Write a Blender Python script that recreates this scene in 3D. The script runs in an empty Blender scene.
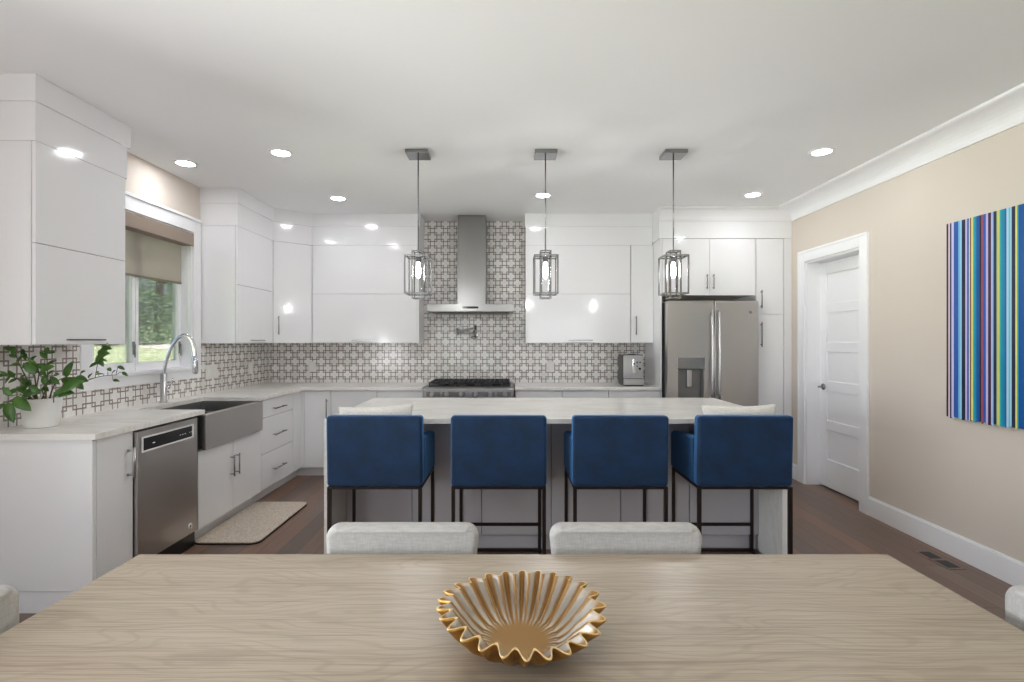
import bpy, bmesh, math, random
from mathutils import Vector, Matrix
random.seed(7)
PI = math.pi
scene = bpy.context.scene
COL = scene.collection

# ------------------------------------------------------------------ camera
cam_d = bpy.data.cameras.new('camera'); cam = bpy.data.objects.new('camera', cam_d); COL.objects.link(cam)
cam.location = (0, 0, 1.385); cam.rotation_euler = (PI/2, 0, 0)
cam_d.sensor_width = 36; cam_d.lens = 520/1024*36; cam_d.shift_x = 2/1024
cam_d.clip_start = .05; cam_d.clip_end = 300
scene.camera = cam

# ------------------------------------------------------------------ world, sun, added fill lamps, exposure
w = bpy.data.worlds.new('world'); scene.world = w; w.use_nodes = True
wn = w.node_tree; bg = wn.nodes['Background']
sky = wn.nodes.new('ShaderNodeTexSky'); sky.sky_type = 'NISHITA'; sky.sun_disc = False
sky.air_density = .6; sky.dust_density = 4.0; sky.ozone_density = .6; sky.sun_elevation = math.radians(55); sky.sun_rotation = math.radians(60)
wn.links.new(sky.outputs[0], bg.inputs[0]); bg.inputs[1].default_value = .5
def lamp(name, kind, loc, rot, energy, color=(1, 1, 1), **kw):
    d = bpy.data.lights.new(name, kind); d.energy = energy; d.color = color
    for k, v in kw.items(): setattr(d, k, v)
    o = bpy.data.objects.new(name, d); COL.objects.link(o); o.location = loc; o.rotation_euler = rot
    return o
lamp('sun', 'SUN', (0, 0, 12), (math.radians(-6), math.radians(14), 0), 19, (1, .97, .94), angle=.01)
REAR_W = [(-2.15, -.55), (.35, 2.45)]
for x0, x1 in REAR_W:      # added fill lamps at the unseen rear openings, tilted up to brighten the ceiling
    lamp('window_daylight', 'AREA', ((x0+x1)/2, -3.42, 1.45), (math.radians(128), 0, 0), 27, (.96, .965, 1), shape='RECTANGLE', size=x1-x0, size_y=1.7)
lamp('patio_daylight', 'AREA', (-2.96, .55, 1.3), (math.radians(122), 0, math.radians(-78)), 106, (.96, .965, 1), shape='RECTANGLE', size=2.6, size_y=1.1)  # added fill lamp at the patio opening, aimed upward to lift the ceiling
vs = scene.view_settings
vs.view_transform = 'Standard'; vs.look = 'None'; vs.exposure = 0.27; vs.gamma = 1; vs.use_curve_mapping = False
scene.cycles.max_bounces = 10; scene.cycles.diffuse_bounces = 6; scene.cycles.glossy_bounces = 5
scene.cycles.transparent_max_bounces = 16; scene.cycles.sample_clamp_indirect = 6
scene.cycles.caustics_refractive = False; scene.cycles.caustics_reflective = False
scene.cycles.use_denoising = True
LENS_POWER = 76.0

# ------------------------------------------------------------------ materials
def srgb(r, g, b):
    f = lambda c: (c/255)/12.92 if c/255 <= .04045 else ((c/255+.055)/1.055)**2.4
    return (f(r), f(g), f(b), 1)
def mat(name, color, rough=.5, metal=0, **kw):
    m = bpy.data.materials.new(name); m.use_nodes = True
    b = m.node_tree.nodes['Principled BSDF']
    b.inputs['Base Color'].default_value = color; b.inputs['Roughness'].default_value = rough; b.inputs['Metallic'].default_value = metal
    for k, v in kw.items(): b.inputs[k].default_value = v
    return m
class NT:
    def __init__(s, m): s.t = m.node_tree; s.b = s.t.nodes['Principled BSDF']
    def n(s, typ, ins=None, **props):
        nd = s.t.nodes.new(typ)
        for k, v in props.items(): setattr(nd, k, v)
        for k, v in (ins or {}).items():
            if isinstance(v, bpy.types.NodeSocket): s.t.links.new(v, nd.inputs[k])
            else: nd.inputs[k].default_value = v
        return nd
    def m(s, op, a, b=None, c=None):
        ins = {0: a}
        if b is not None: ins[1] = b
        if c is not None: ins[2] = c
        return s.n('ShaderNodeMath', ins, operation=op).outputs[0]
    def coord(s, scale=(1, 1, 1), rot=(0, 0, 0), loc=(0, 0, 0)):
        tc = s.n('ShaderNodeTexCoord')
        return s.n('ShaderNodeMapping', {0: tc.outputs['Object'], 'Scale': scale, 'Rotation': rot, 'Location': loc}).outputs[0]
    def ramp(s, fac, stops):
        r = s.n('ShaderNodeValToRGB', {0: fac}); e = r.color_ramp.elements
        while len(e) < len(stops): e.new(.5)
        for el, (p, c) in zip(e, stops): el.position = p; el.color = c
        return r.outputs[0]
    def mix(s, fac, a, b, mode='MIX'):
        nd = s.n('ShaderNodeMix', {0: fac}, data_type='RGBA', blend_type=mode)
        for i, v in ((6, a), (7, b)):
            if isinstance(v, bpy.types.NodeSocket): s.t.links.new(v, nd.inputs[i])
            else: nd.inputs[i].default_value = v
        return nd.outputs[2]
    def noise(s, vec, scale, detail=4, rough=.5, dist=0):
        return s.n('ShaderNodeTexNoise', {'Vector': vec, 'Scale': scale, 'Detail': detail, 'Roughness': rough, 'Distortion': dist}).outputs[0]
    def color(s, sock): s.t.links.new(sock, s.b.inputs['Base Color'])
    def rough(s, sock): s.t.links.new(sock, s.b.inputs['Roughness'])
    def bump(s, h, strength=.2, dist=.01):
        bp = s.n('ShaderNodeBump', {'Strength': strength, 'Distance': dist, 'Height': h}); s.t.links.new(bp.outputs[0], s.b.inputs['Normal'])
M = {}
M['gloss_white'] = mat('gloss_white', srgb(240, 240, 241), .11)
M['gloss_white'].node_tree.nodes['Principled BSDF'].inputs['Coat Weight'].default_value = .3
M['trim_white'] = mat('trim_white', srgb(243, 243, 245), .35)
M['ceiling_white'] = mat('ceiling_white', srgb(244, 244, 244), .85)
M['island_grey'] = mat('island_grey', srgb(186, 183, 186), .28)
M['joint_grey'] = mat('joint_grey', srgb(60, 58, 60), .6)
M['toe_grey'] = mat('toe_grey', srgb(236, 236, 235), .35)
M['black'] = mat('black', (.012, .012, .013, 1), .3)
M['black_gloss'] = mat('black_gloss', (.006, .006, .007, 1), .08)
M['cast_iron'] = mat('cast_iron', (.02, .02, .021, 1), .55)
M['chrome'] = mat('chrome', (.72, .72, .74, 1), .07, 1)
M['satin'] = mat('satin', (.56, .55, .55, 1), .3, 1)
M['machine_grey'] = mat('machine_grey', (.45, .45, .45, 1), .38, .7)
M['nickel'] = mat('nickel', (.30, .30, .30, 1), .22, 1)
M['bronze'] = mat('bronze', srgb(44, 33, 28), .4, .5)
M['plate_white'] = mat('plate_white', srgb(228, 226, 220), .4)
M['soil'] = mat('soil', srgb(70, 55, 42), .95)
M['stem'] = mat('stem', srgb(92, 82, 58), .6)
M['hem'] = mat('hem', srgb(120, 108, 96), .5)
M['cassette'] = mat('cassette', srgb(146, 130, 117), .55)
M['ceramic'] = mat('ceramic', srgb(232, 231, 228), .3)
M['lens'] = bpy.data.materials.new('lens')
def emis(name, col, strength):
    m = bpy.data.materials.new(name); m.use_nodes = True; t = m.node_tree; t.nodes.clear()
    e = t.nodes.new('ShaderNodeEmission'); e.inputs[0].default_value = col; e.inputs[1].default_value = strength
    o = t.nodes.new('ShaderNodeOutputMaterial'); t.links.new(e.outputs[0], o.inputs[0]); return m
M['lens'] = emis('downlight_lens', (.955, .965, 1.0, 1), LENS_POWER)
M['bulb'] = emis('glowing_bulb', (.97, .98, 1, 1), 240)
def glass(name, tint=(1, 1, 1, 1), refl=.9):
    m = bpy.data.materials.new(name); m.use_nodes = True; t = m.node_tree; t.nodes.clear()
    tr = t.nodes.new('ShaderNodeBsdfTransparent'); tr.inputs[0].default_value = tint
    gl = t.nodes.new('ShaderNodeBsdfGlossy'); gl.inputs['Roughness'].default_value = .02
    fr = t.nodes.new('ShaderNodeFresnel'); fr.inputs[0].default_value = 1.45
    ml = t.nodes.new('ShaderNodeMath'); ml.operation = 'MULTIPLY'; ml.inputs[1].default_value = refl
    mx = t.nodes.new('ShaderNodeMixShader'); o = t.nodes.new('ShaderNodeOutputMaterial')
    t.links.new(fr.outputs[0], ml.inputs[0]); t.links.new(ml.outputs[0], mx.inputs[0])
    t.links.new(tr.outputs[0], mx.inputs[1]); t.links.new(gl.outputs[0], mx.inputs[2]); t.links.new(mx.outputs[0], o.inputs[0])
    return m
M['glass'] = glass('window_glass', (.96, .98, .97, 1))
M['clear_glass'] = glass('clear_glass', (.97, .97, .97, 1))
# beige painted wall
m = M['beige'] = mat('beige_paint', srgb(214, 204, 193), .8); n = NT(m)
n.bump(n.noise(n.coord(), 160, 2), .05, .002)
# floor: dark brown planks running away from the camera
m = M['floor'] = mat('dark_planks', srgb(80, 55, 45), .3); n = NT(m)
v = n.coord(rot=(0, 0, PI/2))
br = n.n('ShaderNodeTexBrick', {'Vector': v, 'Color1': (0, 0, 0, 1), 'Color2': (1, 1, 1, 1), 'Mortar': (0, 0, 0, 1), 'Scale': 1, 'Mortar Size': .0012, 'Mortar Smooth': .2, 'Bias': 0, 'Brick Width': 1.35, 'Row Height': .127}, offset=.37)
tone = n.ramp(br.outputs[0], [(0, srgb(112, 94, 86)), (.35, srgb(132, 106, 91)), (.6, srgb(146, 112, 94)), (.8, srgb(120, 101, 92)), (1, srgb(136, 114, 101))])
gr = n.noise(n.coord(scale=(26, 1.6, 1)), 3.0, 6, .6, .4)
c = n.mix(.55, tone, n.ramp(gr, [(.3, (.35, .33, .32, 1)), (.7, (.95, .93, .9, 1))]), 'MULTIPLY')
c = n.mix(br.outputs[1], c, (.012, .008, .006, 1)); n.color(c)
n.rough(n.m('MULTIPLY_ADD', gr, .18, .28)); n.bump(gr, .06, .002)
# greige oak table: grain along x
m = M['oak'] = mat('greige_oak', srgb(180, 163, 145), .36); n = NT(m)
v = n.coord()
d1 = n.noise(n.coord(scale=(1.0, 3.2, 1)), 2.4, 2, .4)
off = n.n('ShaderNodeVectorMath', {0: v, 1: n.n('ShaderNodeCombineXYZ', {1: n.m('MULTIPLY', d1, .34)}).outputs[0]}, operation='ADD').outputs[0]
wv = n.n('ShaderNodeTexWave', {'Vector': off, 'Scale': 10, 'Distortion': .35, 'Detail': 2, 'Detail Scale': 2}, bands_direction='Y').outputs[0]
fine = n.noise(n.coord(scale=(2.5, 150, 5)), 2.0, 3, .6)
lanes = n.noise(n.coord(scale=(.35, 9, 1)), 1.6, 2)
c = n.ramp(fine, [(.3, srgb(140, 122, 102)), (.5, srgb(178, 163, 142)), (.75, srgb(194, 180, 160))])
c = n.mix(n.m('MULTIPLY', n.ramp(wv, [(.0, (1, 1, 1, 1)), (.3, (0, 0, 0, 1))]), .34), c, srgb(138, 118, 100))
c = n.mix(.30, c, n.ramp(lanes, [(.35, srgb(162, 144, 124)), (.65, srgb(190, 177, 158))])); n.color(c)
n.bump(fine, .08, .001)
# marble / quartz
m = M['marble'] = mat('white_quartz', srgb(228, 225, 219), .2); n = NT(m)
v = n.coord(scale=(.35, 1.2, .6))
na = n.noise(v, 3.2, 8, .6, .9)
vein = n.ramp(na, [(.47, (0, 0, 0, 1)), (.5, (1, 1, 1, 1)), (.53, (0, 0, 0, 1))])
nb = n.noise(n.coord(scale=(1, 1.6, 1)), 4, 3)
c = n.mix(n.m('MULTIPLY', vein, .2), n.ramp(nb, [(.3, srgb(234, 231, 225)), (.7, srgb(243, 241, 237))]), srgb(178, 166, 150)); n.color(c)
# brushed steel
def steel(name, col, rough, scale):
    m = mat(name, col, rough, 1); n = NT(m)
    f = n.noise(n.coord(scale=scale), 3, 3)
    n.rough(n.m('MULTIPLY_ADD', f, .07, rough-.03)); n.bump(f, .012, .001); return m
M['steel'] = steel('brushed_steel', (.38, .37, .365, 1), .32, (2, 2, 160))
M['steel_v'] = steel('brushed_steel_upright', (.52, .50, .48, 1), .3, (120, 120, 1.5))
M['recess_grey'] = mat('recess_grey', (.2, .195, .19, 1), .4, .6)
M['dark_steel'] = mat('dark_steel', (.06, .06, .06, 1), .35, .6)
M['hood_steel'] = steel('hood_steel', (.27, .265, .26, 1), .3, (120, 120, 1.5))
# velvet; lighter blue put into the colour at grazing angles to imitate lit sheen
m = M['velvet'] = mat('blue_velvet', srgb(16, 50, 104), .8); n = NT(m)
n.b.inputs['Sheen Weight'].default_value = .6; n.b.inputs['Sheen Roughness'].default_value = .22
n.b.inputs['Sheen Tint'].default_value = srgb(120, 170, 220)
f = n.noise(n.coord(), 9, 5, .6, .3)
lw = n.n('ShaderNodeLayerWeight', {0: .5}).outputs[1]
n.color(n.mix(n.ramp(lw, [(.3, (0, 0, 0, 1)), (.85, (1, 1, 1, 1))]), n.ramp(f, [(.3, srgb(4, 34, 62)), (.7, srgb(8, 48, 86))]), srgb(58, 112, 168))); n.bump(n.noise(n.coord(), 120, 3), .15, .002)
# light woven fabric
def weave(name, a, b, sc):
    m = mat(name, a, .9); n = NT(m)
    f1 = n.noise(n.coord(scale=(1, 1, 9)), sc, 2); f2 = n.noise(n.coord(scale=(9, 9, 1)), sc, 2)
    f = n.m('MULTIPLY', n.m('ADD', f1, f2), .5)
    n.color(n.ramp(f, [(.35, b), (.6, a)])); n.bump(f, .25, .002); return m
M['linen'] = weave('light_linen', srgb(196, 194, 191), srgb(178, 176, 172), 34)
M['cushion'] = weave('cream_cotton', srgb(230, 227, 220), srgb(206, 202, 194), 30)
m = M['mat'] = mat('speckled_mat', srgb(180, 164, 146), .85); n = NT(m)
f = n.noise(n.coord(), 90, 4, .7); n.color(n.ramp(f, [(.35, srgb(178, 160, 144)), (.5, srgb(208, 194, 178)), (.68, srgb(226, 216, 204))]))
# shade cloth
m = bpy.data.materials.new('shade_cloth'); m.use_nodes = True; t = m.node_tree; b = t.nodes['Principled BSDF']
b.inputs['Base Color'].default_value = srgb(182, 175, 166); b.inputs['Roughness'].default_value = .9
tl = t.nodes.new('ShaderNodeBsdfTranslucent'); tl.inputs[0].default_value = srgb(196, 186, 178)
tr = t.nodes.new('ShaderNodeBsdfTransparent'); m1 = t.nodes.new('ShaderNodeMixShader'); m2 = t.nodes.new('ShaderNodeMixShader')
m1.inputs[0].default_value = .35; m2.inputs[0].default_value = .14
t.links.new(b.outputs[0], m1.inputs[1]); t.links.new(tl.outputs[0], m1.inputs[2]); t.links.new(m1.outputs[0], m2.inputs[1]); t.links.new(tr.outputs[0], m2.inputs[2])
t.links.new(m2.outputs[0], t.nodes['Material Output'].inputs[0]); M['shade'] = m
# lattice-and-cross mosaic tile
def tile(name, axis, u0, z0=1.375, P=.148):
    m = mat(name, (1, 1, 1, 1), .16); n = NT(m)
    tc = n.n('ShaderNodeTexCoord'); sp = n.n('ShaderNodeSeparateXYZ', {0: tc.outputs['Object']})
    def fold(s, o):
        q = n.m('DIVIDE', n.m('SUBTRACT', s, o), P)
        return n.m('ABSOLUTE', n.m('SUBTRACT', q, n.m('ROUND', q))), q
    fx, qx = fold(sp.outputs[axis], u0); fy, qy = fold(sp.outputs[2], z0)
    a, b_, w_ = .165, .335, .032
    def near(s, v): return n.m('LESS_THAN', n.m('ABSOLUTE', n.m('SUBTRACT', s, v)), w_)
    def lines(p, q):
        l1 = n.m('MULTIPLY', near(p, a), n.m('GREATER_THAN', q, a-w_))
        l2 = n.m('MULTIPLY', near(p, b_), n.m('LESS_THAN', q, b_+w_))
        return n.m('MAXIMUM', l1, l2)
    L = n.m('MAXIMUM', lines(fx, fy), lines(fy, fx))
    # crosses are separate stones: a slight tone of their own
    cell = n.n('ShaderNodeCombineXYZ', {0: n.m('ROUND', n.m('MULTIPLY', qx, 2)), 1: n.m('ROUND', n.m('MULTIPLY', qy, 2))}).outputs[0]
    wn_ = n.n('ShaderNodeTexWhiteNoise', {0: cell}, noise_dimensions='3D').outputs[0]
    stone = n.ramp(wn_, [(0, srgb(222, 218, 214)), (.5, srgb(236, 233, 230)), (1, srgb(244, 242, 240))])
    vn = n.noise(n.coord(), 14, 5, .6, 1)
    stone = n.mix(n.m('MULTIPLY', n.ramp(vn, [(.46, (0, 0, 0, 1)), (.5, (1, 1, 1, 1)), (.54, (0, 0, 0, 1))]), .2), stone, srgb(190, 180, 172))
    c = n.mix(L, stone, n.ramp(vn, [(.3, srgb(136, 126, 118)), (.7, srgb(156, 146, 138))])); n.color(c)
    n.bump(n.m('SUBTRACT', 1, L), .1, .001)
    return m
M['tile_back'] = tile('mosaic_tile_back', 0, -.729)
M['tile_left'] = tile('mosaic_tile_left', 1, 3.446+.074)
# leaves, gold, outdoors
def leafy(name, a, b, sc=6, rough=.45):
    m = mat(name, a, rough); n = NT(m); n.color(n.ramp(n.noise(n.coord(), sc, 3), [(.3, a), (.7, b)])); return m
M['leaf'] = leafy('house_plant_leaf', srgb(34, 74, 24), srgb(84, 126, 48), 9, .35)
M['tree_a'] = leafy('tree_leaf_light', srgb(112, 146, 92), srgb(190, 210, 160), 1.4, .6)
M['tree_b'] = leafy('tree_leaf_dark', srgb(66, 96, 62), srgb(134, 164, 116), 1.4, .6)
M['bark'] = leafy('bark', srgb(80, 68, 58), srgb(112, 98, 84), 8, .9)
M['grass'] = leafy('lawn', srgb(150, 166, 122), srgb(202, 210, 172), 3, .95)
M['concrete'] = leafy('pale_concrete', srgb(214, 208, 198), srgb(232, 228, 220), 3, .8)
m = M['gold'] = mat('aged_gold', srgb(176, 128, 58), .38, .85); n = NT(m)
n.color(n.ramp(n.noise(n.coord(), 26, 4, .6), [(.3, srgb(150, 102, 40)), (.7, srgb(198, 152, 82))])); n.bump(n.noise(n.coord(), 60, 4), .12, .002)
M['pale_gold'] = mat('pale_gold_rim', srgb(224, 194, 140), .4, .5)

# ------------------------------------------------------------------ building helpers
def wloc(o):
    v = Vector((0, 0, 0))
    while o is not None: v += o.location; o = o.parent
    return v
class MB:
    def __init__(s): s.bm = bmesh.new()
    def box(s, x0, x1, y0, y1, z0, z1, mi=0):
        x0, x1 = sorted((x0, x1)); y0, y1 = sorted((y0, y1)); z0, z1 = sorted((z0, z1))
        vs_ = [s.bm.verts.new(p) for p in ((x0,y0,z0),(x1,y0,z0),(x1,y1,z0),(x0,y1,z0),(x0,y0,z1),(x1,y0,z1),(x1,y1,z1),(x0,y1,z1))]
        for f in ((0,3,2,1),(4,5,6,7),(0,1,5,4),(1,2,6,5),(2,3,7,6),(3,0,4,7)):
            s.bm.faces.new([vs_[i] for i in f]).material_index = mi
        return s
    def prism(s, poly, z0, z1, axis='z', mi=0):
        def P(p, h): return {'z': (p[0], p[1], h), 'x': (h, p[0], p[1]), 'y': (p[0], h, p[1])}[axis]
        a = [s.bm.verts.new(P(p, z0)) for p in poly]; b = [s.bm.verts.new(P(p, z1)) for p in poly]
        n_ = len(poly)
        s.bm.faces.new(a[::-1]).material_index = mi; s.bm.faces.new(b).material_index = mi
        for i in range(n_): s.bm.faces.new((a[i], a[(i+1) % n_], b[(i+1) % n_], b[i])).material_index = mi
        return s
    def tube(s, pts, r, seg=8, cap=True, mi=0, smooth=True):
        pts = [Vector(p) for p in pts]; rings = []
        rs = r if isinstance(r, (list, tuple)) else [r]*len(pts)
        up = None
        for i, p in enumerate(pts):
            d = (pts[min(i+1, len(pts)-1)] - pts[max(i-1, 0)]).normalized()
            if up is None: up = d.orthogonal().normalized()
            up = (up - d*up.dot(d)).normalized(); side = d.cross(up)
            rings.append([s.bm.verts.new(p + rs[i]*(math.cos(2*PI*k/seg)*up + math.sin(2*PI*k/seg)*side)) for k in range(seg)])
        for a, b in zip(rings, rings[1:]):
            for k in range(seg):
                f = s.bm.faces.new((a[k], a[(k+1) % seg], b[(k+1) % seg], b[k])); f.smooth = smooth; f.material_index = mi
        if cap:
            s.bm.faces.new(rings[0][::-1]).material_index = mi; s.bm.faces.new(rings[-1]).material_index = mi
        return s
    def lathe(s, cx, cy, prof, seg=32, mi=0, close=False):
        rings = []
        for r, z in prof:
            rings.append([s.bm.verts.new((cx+r*math.cos(2*PI*k/seg), cy+r*math.sin(2*PI*k/seg), z)) for k in range(seg)])
        for a, b in zip(rings, rings[1:]):
            for k in range(seg):
                f = s.bm.faces.new((a[k], a[(k+1) % seg], b[(k+1) % seg], b[k])); f.smooth = True; f.material_index = mi
        s.bm.faces.new(rings[0][::-1]).material_index = mi; s.bm.faces.new(rings[-1]).material_index = mi
        return s
    def build(s, name, mats, parent=None, bevel=0, subsurf=0, smooth=False, seg=2):
        bmesh.ops.recalc_face_normals(s.bm, faces=s.bm.faces[:])
        off = wloc(parent) if parent is not None else Vector((0, 0, 0))
        if off.length: bmesh.ops.translate(s.bm, verts=s.bm.verts[:], vec=-off)
        me = bpy.data.meshes.new(name); s.bm.to_mesh(me); s.bm.free()
        for m_ in (mats if isinstance(mats, (list, tuple)) else [mats]): me.materials.append(M[m_] if isinstance(m_, str) else m_)
        o = bpy.data.objects.new(name, me); COL.objects.link(o)
        if parent is not None: o.parent = parent
        if smooth:
            for p in me.polygons: p.use_smooth = True
        if bevel:
            b = o.modifiers.new('bevel', 'BEVEL'); b.width = bevel; b.segments = seg; b.limit_method = 'ANGLE'; b.angle_limit = math.radians(40)
            if seg > 1:
                for p in me.polygons: p.use_smooth = True
                wnm = o.modifiers.new('wn', 'WEIGHTED_NORMAL'); wnm.keep_sharp = True
        if subsurf:
            q = o.modifiers.new('sub', 'SUBSURF'); q.levels = subsurf; q.render_levels = subsurf
        return o
def bx(*a): return MB().box(*a)
def tag(o, label=None, cat=None, group=None, kind=None):
    if label: o['label'] = label
    if cat: o['category'] = cat
    if group: o['group'] = group
    if kind: o['kind'] = kind
    return o
def thing(name, label, cat, loc=(0, 0, 0), group=None):
    o = bpy.data.objects.new(name, None); COL.objects.link(o); o.location = loc; o.empty_display_size = .1
    return tag(o, label, cat, group)
def struct(name, mb, m, parent=None, **kw):
    o = mb.build(name, m, parent, **kw); o['kind'] = 'structure'; return o
KIDS = {}
def dup(o, loc=None, rz=None, label=None, parent=None):
    c = o.copy(); COL.objects.link(c)
    if parent is not None: c.parent = parent
    for ch in [x for x in COL.objects if x.parent is o]: dup(ch, parent=c)
    if loc is not None: c.location = loc
    if rz is not None: c.rotation_euler.z = rz
    if label: c['label'] = label
    return c
def rbox_poly(x0, x1, y0, y1, r, n_=5):
    out = []
    for cx, cy, a0 in ((x1-r, y0+r, -PI/2), (x1-r, y1-r, 0), (x0+r, y1-r, PI/2), (x0+r, y0+r, PI)):
        for i in range(n_+1):
            a = a0 + i/n_*PI/2; out.append((cx+r*math.cos(a), cy+r*math.sin(a)))
    return out

XL, XR, YB, YF, H = -2.74, 2.86, 5.89, -3.2, 2.74
# ------------------------------------------------------------------ room shell
struct('floor', bx(XL-.15, XR+.3, YF-.15, YB+.15, -.12, 0), 'floor')
struct('ceiling', bx(XL-.25, XR+.35, YF-.25, YB+.25, H, H+.2), 'ceiling_white')
struct('wall_back', bx(XL-.15, XR+.3, YB, YB+.15, 0, H), 'beige')
WY0, WY1, WZ0, WZ1 = 3.40, 4.48, 1.15, 2.32
PY0, PY1, PZ = -.9, 2.06, 2.12
wl = MB()
x0, x1 = XL-.15, XL
wl.box(x0, x1, YF, PY0, 0, H).box(x0, x1, PY0, PY1, PZ, H).box(x0, x1, PY1, WY0, 0, H)
wl.box(x0, x1, WY0, WY1, 0, WZ0).box(x0, x1, WY0, WY1, WZ1, H).box(x0, x1, WY1, YB, 0, H)
struct('wall_left', wl, 'beige')
DY0, DY1, DZ = 4.24, 5.03, 2.15
wr = MB(); wr.box(XR, XR+.15, YF, DY0, 0, H).box(XR, XR+.15, DY0, DY1, DZ, H).box(XR, XR+.15, DY1, YB, 0, H)
wr.box(XR+.2, XR+.3, DY0-.3, DY1+.3, 0, H)
struct('wall_right', wr, 'beige')
rw = MB(); xs = [XL-.15] + [v for p in REAR_W for v in p] + [XR+.3]
for i in range(0, len(xs), 2): rw.box(xs[i], xs[i+1], YF-.15, YF, 0, H)
for a, b in REAR_W: rw.box(a, b, YF-.15, YF, 0, .6).box(a, b, YF-.15, YF, 2.3, H)
struct('wall_rear', rw, 'beige')
for i, (a, b) in enumerate(REAR_W):
    fr = MB(); t_ = .05
    fr.box(a, b, YF-.1, YF-.05, .6, .65).box(a, b, YF-.1, YF-.05, 2.25, 2.3).box(a, a+t_, YF-.1, YF-.05, .65, 2.25).box(b-t_, b, YF-.1, YF-.05, .65, 2.25).box((a+b)/2-.03, (a+b)/2+.03, YF-.1, YF-.05, .65, 2.25)
    wo = struct('window_%d' % (i+2), fr, 'trim_white'); bx(a+t_, b-t_, YF-.08, YF-.074, .65, 2.25).build('pane', 'glass', wo)
# patio door in the left wall, behind the camera's view
fr = MB(); t_ = .07
fr.box(x0+.04, x0+.1, PY0, PY1, 0.0, .08).box(x0+.04, x0+.1, PY0, PY1, PZ-.07, PZ)
for yy in (PY0, (PY0+PY1)/2-.05, PY1-t_): fr.box(x0+.04, x0+.1, yy, yy+t_, .08, PZ-.07)
po = struct('door_2', fr, 'trim_white'); bx(x0+.066, x0+.072, PY0+.07, PY1-.07, .08, PZ-.07).build('pane', 'glass', po)
# kitchen window
cs = MB()
cs.box(XL, XL+.02, WY0-.1, WY0, WZ0-.085, WZ1+.1).box(XL, XL+.02, WY1, WY1+.1, WZ0-.085, WZ1+.1)
cs.box(XL, XL+.02, WY0, WY1, WZ1, WZ1+.1).box(XL, XL+.02, WY0, WY1, WZ0-.085, WZ0)
win = struct('window_1', cs, 'trim_white', bevel=.003)
jb = MB(); jb.box(x0, XL, WY0, WY0+.012, WZ0, WZ1).box(x0, XL, WY1-.012, WY1, WZ0, WZ1).box(x0, XL, WY0+.012, WY1-.012, WZ1-.012, WZ1).box(x0, XL, WY0+.012, WY1-.012, WZ0, WZ0+.012)
jb.build('window_jamb', 'trim_white', win)
bx(XL, XL+.032, WY0-.1, WY1+.1, WZ1+.1, WZ1+.125).build('head_moulding', 'trim_white', win, bevel=.004)
bx(XL, XL+.035, WY0-.02, WY1+.02, WZ0-.012, WZ0+.014).build('window_sill', 'trim_white', win, bevel=.003)
ym = 3.93
for (a, b) in ((WY0+.012, ym-.004), (ym+.004, WY1-.012)):
    s = MB(); k = .03; xa, xb = x0+.015, x0+.06
    s.box(xa, xb, a, b, WZ0+.012, WZ0+.072).box(xa, xb, a, b, WZ1-.07, WZ1-.012).box(xa, xb, a, a+k, WZ0+.072, WZ1-.07).box(xa, xb, b-k, b, WZ0+.072, WZ1-.07)
    so = s.build('window_sash', 'trim_white', win, bevel=.003)
    bx(xa+.02, xa+.026, a+k, b-k, WZ0+.072, WZ1-.07).build('pane', 'glass', so)
    MB().box(xb, xb+.012, b-.035, b-.015, 1.28, 1.38).box(xb+.012, xb+.022, b-.03, b-.02, 1.26, 1.36).build('sash_lock', 'nickel', so, bevel=.003)
# roller shade
rs = thing('roller_shade', 'grey roller shade half lowered over the window above the sink', 'window shade', (XL, 3.94, 2.2))
bx(XL-.075, XL+.028, WY0+.016, WY1-.016, 2.2, 2.305).build('cassette', 'cassette', rs, bevel=.004)
bx(XL-.07, XL-.068, WY0+.03, WY1-.04, 1.885, 2.2).build('shade_cloth', 'shade', rs)
bx(XL-.077, XL-.061, WY0+.03, WY1-.04, 1.868, 1.885).build('hem_bar', 'hem', rs, bevel=.004)
MB().tube([(XL-.02, WY1-.03, 2.2), (XL-.02, WY1-.03, 1.5)], .0015, 6).build('pull_cord', 'plate_white', rs)
# right wall door
cs = MB(); q = .095
def casing(mb, y0, y1, z1):
    mb.box(XR-.018, XR, y0-q, y0, 0, z1+q).box(XR-.018, XR, y1, y1+q, 0, z1+q).box(XR-.018, XR, y0, y1, z1, z1+q)
    mb.box(XR-.022, XR, y0-q-.012, y0-q+.012, 0, z1+q+.012).box(XR-.022, XR, y1+q-.012, y1+q+.012, 0, z1+q+.012).box(XR-.022, XR, y0-q+.012, y1+q-.012, z1+q-.012, z1+q+.012)
casing(cs, DY0, DY1, DZ)
door = struct('door_1', cs, 'trim_white', bevel=.003)
MB().box(XR, XR+.15, DY0, DY0+.018, 0, DZ).box(XR, XR+.15, DY1-.018, DY1, 0, DZ).box(XR, XR+.15, DY0+.018, DY1-.018, DZ-.018, DZ).build('door_jamb', 'trim_white', door)
dl = MB(); dx0, dx1 = XR+.125, XR+.16; a, b = DY0+.02, DY1-.02
dl.box(dx0+.012, dx1, a, b, .012, 2.128)
dl.box(dx0, dx0+.012, a, a+.105, .012, 2.128).box(dx0, dx0+.012, b-.105, b, .012, 2.128)
rails = [(.012, .275), (.55, .64), (.915, 1.01), (1.283, 1.374), (1.65, 1.74), (2.015, 2.128)]
for z0, z1 in rails: dl.box(dx0, dx0+.012, a+.105, b-.105, z0, z1)
leaf = dl.build('door_leaf', 'trim_white', door, bevel=.0035)
hy = b-.06
h_ = MB(); h_.lathe(0, 0, [(.0, 0), (.03, 0), (.03, .008), (.0, .009)], 24)
bmesh.ops.rotate(h_.bm, verts=h_.bm.verts[:], cent=(0, 0, 0), matrix=Matrix.Rotation(-PI/2, 3, 'Y')); bmesh.ops.translate(h_.bm, verts=h_.bm.verts[:], vec=(dx0, hy, .95))
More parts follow.
